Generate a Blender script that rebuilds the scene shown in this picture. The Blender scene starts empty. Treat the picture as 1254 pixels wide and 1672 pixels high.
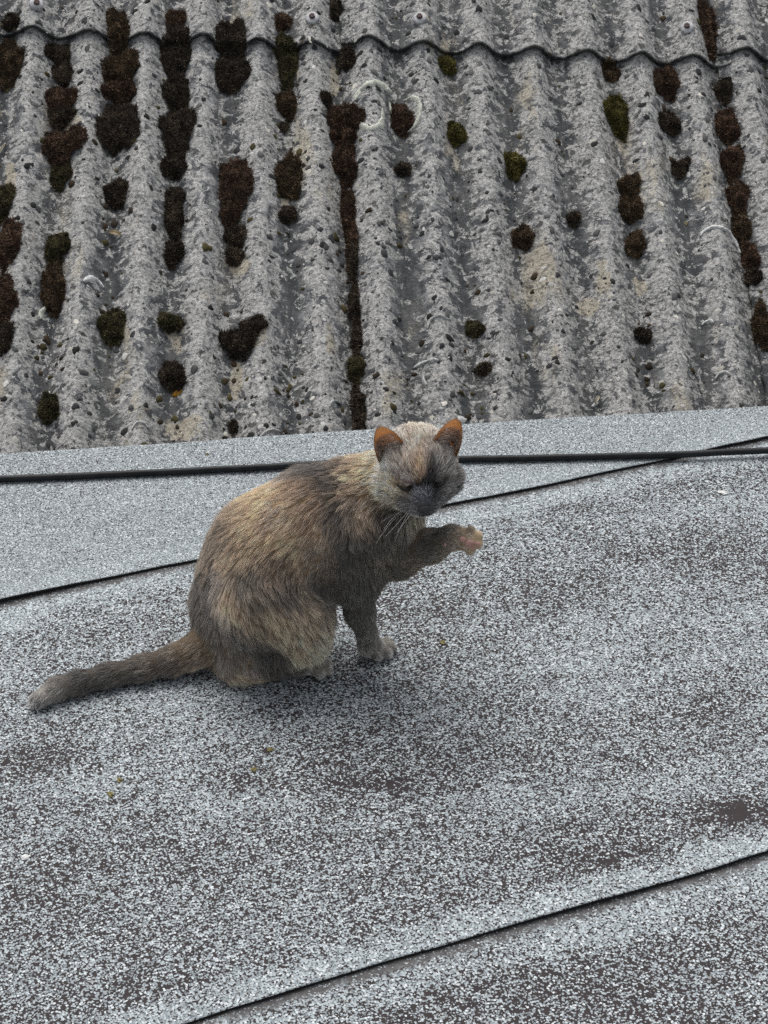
import bpy, bmesh, math, random
import numpy as np
from mathutils import Vector, Matrix, kdtree
from mathutils.bvhtree import BVHTree

random.seed(7)
rng = np.random.default_rng(11)
scene = bpy.context.scene
C = scene.collection

# ------------------------------------------------------------------ camera, sky, sun, exposure
F_PX, PITCH, CAM_Z = 3200.0, math.radians(32.0), 1.596
cam_data = bpy.data.cameras.new('camera')
cam = bpy.data.objects.new('camera', cam_data); C.objects.link(cam)
cam.location = (0, 0, CAM_Z); cam.rotation_euler = (math.pi / 2 - PITCH, 0, 0)
cam_data.sensor_fit = 'HORIZONTAL'; cam_data.sensor_width = 36; cam_data.lens = F_PX / 1254 * 36
cam_data.clip_start = 0.05; cam_data.clip_end = 500
scene.camera = cam

SUN_EL, SUN_AZ = math.radians(61), math.radians(-18)      # azimuth from +Y (behind the cat), towards -X
w = bpy.data.worlds.new('World'); scene.world = w; w.use_nodes = True
wn, wl = w.node_tree.nodes, w.node_tree.links
sky = wn.new('ShaderNodeTexSky'); sky.sky_type = 'NISHITA'; sky.sun_disc = False
sky.sun_elevation = SUN_EL; sky.sun_rotation = SUN_AZ; sky.dust_density = 5.0; sky.air_density = 1.0
hs = wn.new('ShaderNodeHueSaturation'); hs.inputs['Saturation'].default_value = 0.22
wl.new(sky.outputs[0], hs.inputs['Color']); wl.new(hs.outputs[0], wn['Background'].inputs[0])
wn['Background'].inputs[1].default_value = 0.13
sd = bpy.data.lights.new('sun', 'SUN'); sd.energy = 1.5; sd.angle = math.radians(55); sd.color = (1.0, 0.97, 0.93)
sun = bpy.data.objects.new('sun', sd); C.objects.link(sun)
sdir = Vector((math.sin(SUN_AZ) * math.cos(SUN_EL), math.cos(SUN_AZ) * math.cos(SUN_EL), math.sin(SUN_EL)))
sun.rotation_euler = (-sdir).to_track_quat('-Z', 'Y').to_euler()
vs = scene.view_settings
vs.view_transform = 'Standard'; vs.look = 'None'; vs.gamma = 1.0; vs.use_curve_mapping = False
vs.exposure = 0.0
scene.cycles.max_bounces = 6; scene.cycles.diffuse_bounces = 2; scene.cycles.glossy_bounces = 2; scene.cycles.transmission_bounces = 4; scene.cycles.use_denoising = False

# ------------------------------------------------------------------ geometry of the view (used to measure places in the photograph)
CAM = np.array([0, 0, CAM_Z])
AX = np.array([0, math.cos(PITCH), -math.sin(PITCH)]); UPV = np.array([0, math.sin(PITCH), math.cos(PITCH)]); RT = np.array([1.0, 0, 0])
def ray(x, y): return RT * (x - 627) / F_PX + AX + UPV * (836 - y) / F_PX
def on_z(x, y, z=0.0):
    r = ray(x, y); return CAM + r * ((z - CAM_Z) / r[2])
def on_y(x, y, Y):
    r = ray(x, y); return CAM + r * (Y / r[1])

# ------------------------------------------------------------------ helpers
def tag(o, label=None, cat=None, group=None, kind=None):
    if label: o['label'] = label
    if cat: o['category'] = cat
    if group: o['group'] = group
    if kind: o['kind'] = kind
    return o
def mesh_obj(name, verts, faces, mat=None, parent=None, smooth=True):
    me = bpy.data.meshes.new(name)
    me.from_pydata([tuple(map(float, v)) for v in verts], [], [tuple(map(int, f)) for f in faces])
    if smooth: me.polygons.foreach_set('use_smooth', [True] * len(me.polygons))
    o = bpy.data.objects.new(name, me); C.objects.link(o)
    if mat: me.materials.append(mat)
    if parent: o.parent = parent
    return o
def fast_mesh(name, verts, faces, mat, parent=None, smooth=True):     # numpy, faces all the same length
    verts = np.asarray(verts, np.float32); faces = np.asarray(faces, np.int32)
    me = bpy.data.meshes.new(name); k = faces.shape[1]
    me.vertices.add(len(verts)); me.vertices.foreach_set('co', verts.ravel())
    me.loops.add(faces.size); me.loops.foreach_set('vertex_index', faces.ravel())
    me.polygons.add(len(faces)); me.polygons.foreach_set('loop_start', np.arange(0, faces.size, k, dtype=np.int32))
    me.polygons.foreach_set('use_smooth', np.full(len(faces), smooth))
    me.update(calc_edges=True); me.validate()
    o = bpy.data.objects.new(name, me); C.objects.link(o)
    if mat: me.materials.append(mat)
    if parent: o.parent = parent
    return o
def attr_f(o, name, vals):
    a = o.data.attributes.new(name, 'FLOAT', 'POINT'); a.data.foreach_set('value', np.asarray(vals, np.float32))
def attr_c(o, name, rgb):
    a = o.data.attributes.new(name, 'FLOAT_COLOR', 'POINT')
    a.data.foreach_set('color', np.c_[rgb, np.ones(len(rgb))].astype(np.float32).ravel())
def lin(c):
    c = np.asarray(c, float) / 255.0
    return np.where(c <= 0.04045, c / 12.92, ((c + 0.055) / 1.055) ** 2.4)

def _hash(i, j, k, s):
    h = (i * 374761393 + j * 668265263 + k * 2147483647 + s * 1274126177) & 0xffffffff
    h = ((h ^ (h >> 13)) * 1274126177) & 0xffffffff
    return ((h ^ (h >> 16)) & 0xffff) / 65535.0
def vnoise(p, s=0):                                                     # value noise 0..1 at points (n,3)
    p = np.asarray(p, float); i = np.floor(p).astype(np.int64); f = p - i; f = f * f * (3 - 2 * f)
    r = 0
    for a in (0, 1):
        for b in (0, 1):
            for c in (0, 1):
                wt = (f[:, 0] if a else 1 - f[:, 0]) * (f[:, 1] if b else 1 - f[:, 1]) * (f[:, 2] if c else 1 - f[:, 2])
                r = r + wt * _hash(i[:, 0] + a, i[:, 1] + b, i[:, 2] + c, s)
    return r
def fbm(p, s=0, o=3):
    r, a, t = 0, 1.0, 0
    p = np.asarray(p, float)
    for k in range(o):
        r = r + a * vnoise(p, s + k); t += a; a *= 0.5; p = p * 2.03 + 7.1
    return r / t

# ---- node helpers
def new_mat(name):
    m = bpy.data.materials.new(name); m.use_nodes = True
    nt = m.node_tree
    return m, nt, nt.nodes['Principled BSDF']
class N:
    def __init__(s, nt): s.nt = nt
    def _set(s, inp, v):
        if isinstance(v, bpy.types.NodeSocket): s.nt.links.new(v, inp)
        elif isinstance(v, (tuple, list)) and len(v) == 3 and inp.type == 'RGBA': inp.default_value = (*v, 1)
        else: inp.default_value = v
    def math(s, op, a, b=0.0, clamp=False):
        n = s.nt.nodes.new('ShaderNodeMath'); n.operation = op; n.use_clamp = clamp
        s._set(n.inputs[0], a); s._set(n.inputs[1], b); return n.outputs[0]
    def mix(s, f, a, b, mode='MIX'):
        n = s.nt.nodes.new('ShaderNodeMix'); n.data_type = 'RGBA'; n.blend_type = mode
        s._set(n.inputs[0], f); s._set(n.inputs[6], a); s._set(n.inputs[7], b); return n.outputs[2]
    def noise(s, vec, scale, detail=2.0, rough=0.5, dims='2D', dist=0.0):
        n = s.nt.nodes.new('ShaderNodeTexNoise'); n.noise_dimensions = dims
        s._set(n.inputs['Vector'], vec); n.inputs['Scale'].default_value = scale; n.inputs['Detail'].default_value = detail
        n.inputs['Roughness'].default_value = rough; n.inputs['Distortion'].default_value = dist; return n.outputs['Fac']
    def voro(s, vec, scale, feature='F1', dims='3D', rand=1.0):
        n = s.nt.nodes.new('ShaderNodeTexVoronoi'); n.voronoi_dimensions = dims; n.feature = feature
        s._set(n.inputs['Vector'], vec); n.inputs['Scale'].default_value = scale; n.inputs['Randomness'].default_value = rand
        return n
    def step(s, v, lo, hi, a=0.0, b=1.0, smooth=True):
        n = s.nt.nodes.new('ShaderNodeMapRange'); n.interpolation_type = 'SMOOTHSTEP' if smooth else 'LINEAR'
        s._set(n.inputs['Value'], v); s._set(n.inputs['From Min'], lo); s._set(n.inputs['From Max'], hi)
        s._set(n.inputs['To Min'], a); s._set(n.inputs['To Max'], b); return n.outputs['Result']
    def sep(s, c):
        n = s.nt.nodes.new('ShaderNodeSeparateColor'); s.nt.links.new(c, n.inputs[0]); return n.outputs
    def coord(s, which='Object', scale=(1, 1, 1), loc=(0, 0, 0)):
        n = s.nt.nodes.new('ShaderNodeTexCoord'); m = s.nt.nodes.new('ShaderNodeMapping')
        s.nt.links.new(n.outputs[which], m.inputs[0]); m.inputs['Scale'].default_value = scale; m.inputs['Location'].default_value = loc
        return m.outputs[0]
    def xyz(s, v):
        n = s.nt.nodes.new('ShaderNodeSeparateXYZ'); s.nt.links.new(v, n.inputs[0]); return n.outputs
    def attr(s, name, out='Fac'):
        n = s.nt.nodes.new('ShaderNodeAttribute'); n.attribute_name = name; return n.outputs[out]
    def bump(s, h, strength, dist, normal=None):
        n = s.nt.nodes.new('ShaderNodeBump'); s._set(n.inputs['Height'], h)
        n.inputs['Strength'].default_value = strength; n.inputs['Distance'].default_value = dist
        if normal: s.nt.links.new(normal, n.inputs['Normal'])
        return n.outputs[0]

# ------------------------------------------------------------------ materials
def felt_material(name, cell, dens, contrast, seam_y, tone=1.0, stretch=(1, 1), worn=True):
    """mineral felt: slate flakes pressed into bitumen. object y = metres from the sheet's front edge; seam_y = where the next sheet covers it"""
    m, nt, b = new_mat(name); n = N(nt)
    co = n.coord(); x, y, z = n.xyz(co)
    fl = n.voro(co, cell, dims='2D'); rnd = n.sep(fl.outputs['Color'])
    fl2 = n.voro(n.coord(loc=(3.3, 1.7, 0)), cell * 1.9, dims='2D'); rnd2 = n.sep(fl2.outputs['Color'])
    big = n.noise(n.coord(scale=(1.0, 1.7, 1)), 2.6, 3, 0.55)
    mid = n.noise(n.coord(scale=(0.8, 2.4, 1), loc=(5, 2, 0)), 9.0, 5, 0.62)
    fine = n.noise(n.coord(loc=(1, 8, 0)), 45.0, 3, 0.6)
    d = n.math('ADD', n.math('MULTIPLY', n.math('SUBTRACT', big, 0.5), 1.1 * contrast), n.math('MULTIPLY', n.math('SUBTRACT', mid, 0.5), 1.3 * contrast))
    d = n.math('ADD', d, n.math('MULTIPLY', n.math('SUBTRACT', fine, 0.5), 0.5 * contrast))
    d = n.math('ADD', d, dens)
    d = n.math('SUBTRACT', d, n.math('MULTIPLY', n.attr('wear'), n.step(mid, 0.38, 0.62, 0.2, 0.75)))
    # unworn bands along the laps
    wob = n.math('MULTIPLY', n.math('SUBTRACT', n.noise(co, 14.0, 4, 0.6), 0.5), 0.055)
    e1 = n.step(n.math('ADD', y, wob), 0.018, 0.055, 0.5, 0.0)
    d = n.math('ADD', d, e1)
    bit = None
    if seam_y is not None:
        sdist = n.math('SUBTRACT', seam_y, y)
        e2 = n.step(n.math('ADD', sdist, n.math('MULTIPLY', wob, 1.3)), 0.036, 0.075, 0.36, 0.0)
        d = n.math('ADD', d, e2)
        wob2 = n.math('MULTIPLY', n.math('SUBTRACT', n.noise(co, 38.0, 4, 0.65), 0.5), 0.030)
        bit = n.step(n.math('ADD', sdist, wob2), 0.004, 0.018, 1.0, 0.0)
    d = n.math('MINIMUM', d, 0.965)
    flake = n.math('LESS_THAN', rnd[0], d)
    flake2 = n.math('LESS_THAN', rnd2[0], n.math('MULTIPLY', d, 0.55))
    gap = n.step(fl.outputs['Distance'], 0.42, 0.62, 1.0, 0.0)
    f1 = n.math('MULTIPLY', flake, gap)
    cover = n.math('MAXIMUM', f1, n.math('MULTIPLY', flake2, 0.8))
    tint = n.mix(rnd[1], (0.215 * tone, 0.25 * tone, 0.272 * tone), (0.525 * tone, 0.59 * tone, 0.62 * tone))
    tint = n.mix(n.step(rnd[2], 0.86, 0.95), tint, (0.72, 0.77, 0.79))
    tint = n.mix(n.step(rnd2[1], 0.92, 0.97, 0, 0.5), tint, (0.30, 0.27, 0.21))
    base = n.mix(n.noise(co, 60, 3), (0.022, 0.018, 0.019), (0.052, 0.041, 0.043))
    if bit is not None:
        cover = n.math('MULTIPLY', cover, n.math('SUBTRACT', 1.0, n.math('MULTIPLY', bit, n.math('LESS_THAN', rnd2[2], 0.86))))
        base = n.mix(bit, base, n.mix(n.noise(co, 90, 3), (0.035, 0.033, 0.033), (0.17, 0.165, 0.165)))
    col = n.mix(cover, base, tint)
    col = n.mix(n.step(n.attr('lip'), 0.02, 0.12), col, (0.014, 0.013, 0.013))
    nt.links.new(col, b.inputs['Base Color'])
    b.inputs['Roughness'].default_value = 0.82; b.inputs['Specular IOR Level'].default_value = 0.35
    return m

def roof_material():
    m, nt, b = new_mat('weathered_fibre_cement'); n = N(nt)
    co = n.coord(); crest = n.attr('crest'); edge = n.attr('edge')
    big = n.noise(co, 5.0, 3, 0.6); mid = n.noise(co, 30.0, 4, 0.68); fine = n.noise(co, 150.0, 4, 0.72)
    streak = n.noise(n.coord(scale=(1, 0.16, 1)), 38.0, 3, 0.6)
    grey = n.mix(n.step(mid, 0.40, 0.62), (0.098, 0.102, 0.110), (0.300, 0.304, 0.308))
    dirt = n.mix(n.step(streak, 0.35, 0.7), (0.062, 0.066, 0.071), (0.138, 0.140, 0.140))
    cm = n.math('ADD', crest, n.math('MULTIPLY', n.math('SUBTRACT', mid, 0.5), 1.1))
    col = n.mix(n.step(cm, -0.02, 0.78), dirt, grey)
    # cream, bare patches
    cream = n.step(n.math('ADD', n.noise(n.coord(scale=(1.2, 0.5, 1), loc=(4.4, 1.2, 0)), 7.0, 3, 0.62), n.math('MULTIPLY', n.math('SUBTRACT', fine, 0.5), 0.3)), 0.62, 0.75)
    cream = n.math('MAXIMUM', cream, n.step(n.math('ADD', n.attr('bare'), n.math('MULTIPLY', n.math('SUBTRACT', mid, 0.5), 1.6)), 0.42, 0.62))
    # pale crust lichen, mostly on the crests
    pl = n.math('ADD', n.noise(n.coord(loc=(2, 9, 0)), 48.0, 6, 0.74, dist=0.3), n.math('MULTIPLY', crest, 0.12))
    pl = n.math('ADD', pl, n.math('MULTIPLY', n.math('SUBTRACT', big, 0.5), 0.35))
    pale = n.step(pl, 0.525, 0.565)
    col = n.mix(n.math('MULTIPLY', pale, 0.8), col, n.mix(n.step(fine, 0.35, 0.65), (0.37, 0.37, 0.366), (0.70, 0.695, 0.665)))
    col = n.mix(n.math('MULTIPLY', cream, 0.8), col, n.mix(fine, (0.40, 0.36, 0.28), (0.62, 0.565, 0.45)))
    # dark, round lichens of two sizes, strewn unevenly
    dk = None
    wn_ = n.nt.nodes.new('ShaderNodeTexNoise'); wn_.noise_dimensions = '2D'; wn_.inputs['Scale'].default_value = 95; wn_.inputs['Detail'].default_value = 2
    nt.links.new(co, wn_.inputs['Vector'])
    sc_ = n.nt.nodes.new('ShaderNodeVectorMath'); sc_.operation = 'SCALE'; sc_.inputs['Scale'].default_value = 0.014
    warp = n.nt.nodes.new('ShaderNodeVectorMath'); warp.operation = 'ADD'
    nt.links.new(wn_.outputs['Color'], sc_.inputs[0]); nt.links.new(co, warp.inputs[0]); nt.links.new(sc_.outputs[0], warp.inputs[1])
    for scale, keep, r0 in ((44.0, 0.16, 0.30), (120.0, 0.28, 0.28)):
        v = n.voro(warp.outputs[0], scale, dims='2D'); rc = n.sep(v.outputs['Color'])
        rad = n.math('MULTIPLY', n.math('ADD', 0.30, rc[1]), r0)
        s = n.math('MULTIPLY', n.step(n.math('SUBTRACT', rad, v.outputs['Distance']), -0.02, 0.09), n.math('LESS_THAN', rc[0], keep))
        s = n.math('MULTIPLY', s, n.step(n.math('ADD', big, n.math('MULTIPLY', rc[2], 0.4)), 0.5, 0.75, 0.25, 1.0))
        dk = s if dk is None else n.math('MAXIMUM', dk, s)
    col = n.mix(n.math('MULTIPLY', dk, 0.86), col, n.mix(fine, (0.028, 0.029, 0.031), (0.13, 0.13, 0.13)))
    # black specks and pin-holes
    bkn = n.math('ADD', n.noise(n.coord(loc=(11, 5, 0)), 100.0, 5, 0.78), n.math('MULTIPLY', n.math('SUBTRACT', big, 0.5), 0.22))
    bkn = n.math('ADD', bkn, n.step(n.xyz(co)[0], -0.12, 0.10, 0.0, 0.022))
    bk = n.step(bkn, 0.565, 0.60)
    col = n.mix(n.math('MULTIPLY', bk, 0.58), col, (0.055, 0.056, 0.058))
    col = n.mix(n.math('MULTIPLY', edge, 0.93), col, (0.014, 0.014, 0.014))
    nt.links.new(col, b.inputs['Base Color'])
    b.inputs['Roughness'].default_value = 0.93; b.inputs['Specular IOR Level'].default_value = 0.2
    h = n.math('ADD', n.math('MULTIPLY', mid, 1.3), fine)
    nt.links.new(n.bump(h, 0.6, 0.0045), b.inputs['Normal'])
    return m

def attr_material(name, rough=0.9, spec=0.1, sheen=0.0):
    m, nt, b = new_mat(name); n = N(nt)
    nt.links.new(n.attr('col', 'Color'), b.inputs['Base Color'])
    b.inputs['Roughness'].default_value = rough; b.inputs['Specular IOR Level'].default_value = spec
    return m
def noise_material(name, c1, c2, scale, rough=0.7, spec=0.3, bump=0.3, dist=0.001, lo=0.35, hi=0.65):
    m, nt, b = new_mat(name); n = N(nt)
    f = n.noise(n.coord(), scale, 4, 0.65, '3D')
    nt.links.new(n.mix(n.step(f, lo, hi), c1, c2), b.inputs['Base Color'])
    b.inputs['Roughness'].default_value = rough; b.inputs['Specular IOR Level'].default_value = spec
    if bump: nt.links.new(n.bump(f, bump, dist), b.inputs['Normal'])
    return m

MAT = {}
MAT['roof'] = roof_material()
MAT['moss'] = attr_material('dry_moss', 0.95, 0.05)
MAT['lichen'] = noise_material('pale_lichen', (0.46, 0.48, 0.41), (0.76, 0.78, 0.70), 260, 0.95, 0.1, 0.8, 0.002)
MAT['lichen_white'] = noise_material('white_lichen', (0.60, 0.61, 0.60), (0.84, 0.85, 0.83), 260, 0.95, 0.1, 0.8, 0.002)
MAT['lichen_grey'] = noise_material('grey_lichen', (0.38, 0.39, 0.38), (0.66, 0.67, 0.65), 260, 0.95, 0.1, 0.8, 0.002)
MAT['lichen_orange'] = noise_material('orange_lichen', (0.25, 0.12, 0.02), (0.52, 0.30, 0.06), 200, 0.95, 0.1, 0.8, 0.002)
MAT['washer'] = noise_material('weathered_washer', (0.36, 0.36, 0.38), (0.62, 0.62, 0.64), 120, 0.6, 0.4, 0.4, 0.0008)
MAT['bolt'] = noise_material('rusty_bolt', (0.055, 0.04, 0.04), (0.14, 0.09, 0.085), 200, 0.75, 0.3, 0.5, 0.001)
MAT['cable'] = noise_material('black_cable_sheath', (0.008, 0.010, 0.012), (0.018, 0.021, 0.024), 30, 0.5, 0.28, 0.15, 0.0006)
MAT['crumb'] = noise_material('pale_crumb', (0.34, 0.30, 0.22), (0.72, 0.68, 0.58), 250, 0.9, 0.2, 0.5, 0.001)
MAT['leaf'] = noise_material('dry_leaf', (0.30, 0.23, 0.13), (0.50, 0.42, 0.28), 150, 0.8, 0.2, 0.4, 0.001)
MAT['moss_bit'] = noise_material('yellow_moss_scrap', (0.14, 0.12, 0.05), (0.30, 0.26, 0.13), 300, 0.9, 0.1, 0.8, 0.002)
MAT['fascia'] = noise_material('dark_fascia', (0.03, 0.03, 0.03), (0.07, 0.065, 0.06), 20, 0.85, 0.2, 0.3, 0.001)
MAT['ground'] = noise_material('yard_ground', (0.06, 0.06, 0.055), (0.12, 0.115, 0.10), 3, 0.95, 0.1, 0.3, 0.01)

# ------------------------------------------------------------------ setting: the felt roof (three overlapping rolls) and the yard below
def und(xy):                                                            # gentle unevenness of the roof
    q = np.c_[np.asarray(xy, float), np.zeros(len(xy))]
    return (fbm(q * 2.2, 5) - 0.5) * 0.008 + (fbm(q * 9, 6, 2) - 0.5) * 0.0025
pa0, pa1 = on_z(0, 992)[:2], on_z(1254, 722)[:2]
pb0 = on_z(627, 1579)[:2]
sdirv = (pa1 - pa0) / np.linalg.norm(pa1 - pa0); snor = np.array([-sdirv[1], sdirv[0]])
ROLL = float(np.dot(pa0 - pb0, snor))
ea, eb = on_z(0, 748)[:2], on_z(1254, 670)[:2]
edir = (eb - ea) / np.linalg.norm(eb - ea); enor = np.array([-edir[1], edir[0]])
felt = bpy.data.objects.new('felt_roof', None); C.objects.link(felt)
tag(felt, kind='structure', label='grey mineral felt flat roof the cat sits on')

WEAR = []                                                               # bald patches: photo place, half sizes, strength
for bx, by, bw, bh, st in ((60,1245,75,14,.8),(400,1278,60,14,.6),(560,1284,120,14,.7),(640,1292,40,8,.7),(1200,1332,110,22,.9),(1010,1330,90,16,.5),(450,1380,120,40,.45),(1000,1420,260,70,.5),(560,1500,260,80,.42),(120,1520,200,90,.38),
                           (780,1560,200,60,.45),(930,830,60,14,.4),(1120,790,160,30,.45),(1180,900,140,60,.3),(860,960,160,40,.28),(640,1012,30,10,.7),(500,1610,700,110,.4),(350,1420,300,50,.4),(850,1250,300,40,.3),(200,1600,200,80,.4),(160,1040,120,20,.3),(1150,1160,120,60,.25),(1000,1640,200,60,.35),(1240,1560,120,50,.3)):
    w0 = on_z(bx, by); sc0 = F_PX / float(np.dot(w0 - CAM, AX)); WEAR.append((w0[0], w0[1], bw / sc0, bh / sc0 / 0.53, st))
def felt_sheet(origin, y0, y1, z, mat, seed, x0=-2.6, x1=3.2):
    ang = math.atan2(sdirv[1], sdirv[0])
    nx, ny = 420, max(6, int((y1 - y0) / 0.014))
    xs = np.linspace(x0, x1, nx); ys = np.r_[y0, y0 + 0.004, np.linspace(y0 + 0.012, y1, ny)]
    X, Y = np.meshgrid(xs, ys)
    wob = (fbm(np.c_[xs * 6, np.full(nx, seed), np.zeros(nx)], 3, 4) - 0.5) * 0.010 + (vnoise(np.c_[xs * 1.3, np.full(nx, seed), np.zeros(nx)], 9) - .5) * 0.008
    fall = np.clip(1 - (Y - y0) / 0.25, 0, 1)
    Y = Y + wob[None, :] * fall
    wx = origin[0] + sdirv[0] * X + snor[0] * Y; wy = origin[1] + sdirv[1] * X + snor[1] * Y
    lift = (np.clip(fbm(np.c_[xs * 5, np.full(nx, seed + 3), np.zeros(nx)], 4, 2) - 0.5, 0, 1) * 0.010)[None, :] * np.clip(1 - (Y - y0) / 0.05, 0, 1) ** 2
    Z = und(np.c_[wx.ravel(), wy.ravel()]).reshape(X.shape) + z + lift
    nyy = len(ys)
    V = [np.c_[X.ravel(), Y.ravel(), Z.ravel()]]
    V.append(np.c_[X[0], Y[0] + 0.0006, Z[0] - 0.0046])                 # the sheet's own thickness along its front edge
    idx = np.arange(nyy * nx).reshape(nyy, nx)
    q = np.stack([idx[:-1, :-1], idx[:-1, 1:], idx[1:, 1:], idx[1:, :-1]], -1).reshape(-1, 4)
    e = nyy * nx + np.arange(nx)
    q2 = np.stack([e[:-1], e[1:], idx[0, 1:], idx[0, :-1]], -1)
    o = fast_mesh('felt_sheet', np.vstack(V), np.vstack([q, q2]), mat, felt)
    W2 = np.c_[wx.ravel(), wy.ravel()]; wear = np.zeros(len(W2))
    for wx0, wy0, sx, sy, st in WEAR:
        wear = np.maximum(wear, st * np.exp(-((W2[:, 0] - wx0) / sx) ** 2 - ((W2[:, 1] - wy0) / sy) ** 2))
    attr_f(o, 'wear', np.r_[wear, np.zeros(nx)])
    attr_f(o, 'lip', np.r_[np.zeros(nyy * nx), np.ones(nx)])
    o.matrix_world = Matrix.Translation((origin[0], origin[1], 0)) @ Matrix.Rotation(ang, 4, 'Z')
    # cut along the roof's rear edge and turn the felt down over it
    M = o.matrix_world.inverted()
    bm = bmesh.new(); bm.from_mesh(o.data)
    pco = M @ Vector((ea[0], ea[1], 0)); pno = M.to_3x3() @ Vector((enor[0], enor[1], 0))
    r = bmesh.ops.bisect_plane(bm, geom=bm.verts[:] + bm.edges[:] + bm.faces[:], plane_co=pco, plane_no=pno, clear_outer=True)
    ce = [g for g in r['geom_cut'] if isinstance(g, bmesh.types.BMEdge)]
    for dz, dn in ((-0.003, 0.006), (-0.012, 0.009), (-0.09, 0.010)):
        if not ce: break
        ex = bmesh.ops.extrude_edge_only(bm, edges=ce)['geom']
        vs_ = [g for g in ex if isinstance(g, bmesh.types.BMVert)]
        for v in vs_: v.co += pno * (dn if dz > -0.005 else 0.004) + Vector((0, 0, dz))
        ce = [g for g in ex if isinstance(g, bmesh.types.BMEdge)]
    bm.to_mesh(o.data); bm.free()
    for p in o.data.polygons: p.use_smooth = True
    return o
LAP = 0.10
f_upper = felt_material('felt_fresh', 450, 0.82, 0.16, None, 0.92)
f_mid = felt_material('felt_worn', 350, 0.535, 0.52, ROLL, 1.05)
f_low = felt_material('felt_worn_lower', 340, 0.535, 0.46, ROLL, 1.05)
low_origin = pb0 - snor * ROLL
felt_sheet(low_origin, -0.6, ROLL + LAP, 0.000, f_low, 1.5)
felt_sheet(pb0, 0.0, ROLL + LAP, 0.0046, f_mid, 4.5)
felt_sheet(pa0, 0.0, 1.9, 0.0092, f_upper, 8.5)
# fascia board under the edge and yard far below
fz = [(-3.0, 0.0), (4.5, 0.0)]
fv, ff = [], []
for t, _ in fz:
    p = ea + edir * t
    for dn in (-0.03, -0.004):
        for z in (-0.02, -0.9):
            fv.append((p[0] + enor[0] * dn, p[1] + enor[1] * dn, z))
mesh_obj('fascia_board', fv, [(0, 1, 5, 4), (2, 6, 7, 3), (0, 4, 6, 2), (1, 3, 7, 5)], MAT['fascia'], felt, False)
g = mesh_obj('ground', [(-60, -60, -2.6), (60, -60, -2.6), (60, 60, -2.6), (-60, 60, -2.6)], [(0, 1, 2, 3)], MAT['ground'], None, False)
tag(g, kind='structure')

# ------------------------------------------------------------------ the corrugated roof behind
vc = np.array([350 - 627, 836 + 5400, F_PX]); vc = vc / np.linalg.norm(vc)
kk = 751 / F_PX
a_, b_ = np.linalg.solve(np.array([[vc[1], vc[2]], [1, -kk]]), [-vc[0], -0.04])
uc = np.array([1, a_, b_]); uc /= np.linalg.norm(uc)
toW = lambda c: RT * c[0] + UPV * c[1] + AX * c[2]
RU, RV = toW(uc), toW(vc); RN = np.cross(RU, RV)
RO = CAM + ray(627, 690) * 3.75
RM = Matrix(((RU[0], RV[0], RN[0], RO[0]), (RU[1], RV[1], RN[1], RO[1]), (RU[2], RV[2], RN[2], RO[2]), (0, 0, 0, 1)))
def on_roof(x, y, h=0.0):                                               # roof coordinates (u, v) of a place on the roof
    r = ray(x, y); o = RO + RN * h
    p = CAM + r * (np.dot(o - CAM, RN) / np.dot(r, RN)) - o
    return float(np.dot(p, RU)), float(np.dot(p, RV))
PITCH_U, U0, AMP = 0.1172, 0.003, 0.0175
def profile(u):                                                         # height of the corrugation, slightly flat crests
    c = np.cos(2 * math.pi * (np.asarray(u) - U0) / PITCH_U)
    return AMP * (c + 0.12 * c * c - 0.06)
def crestness(u): return 0.5 + 0.5 * np.cos(2 * math.pi * (np.asarray(u) - U0) / PITCH_U)
roof = bpy.data.objects.new('corrugated_roof', None); C.objects.link(roof); roof.matrix_world = RM
tag(roof, 'weathered grey corrugated fibre cement roof sloping up behind the cat', 'roof')
SHEET_W = 7 * PITCH_U
THICK = 0.0075
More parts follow.
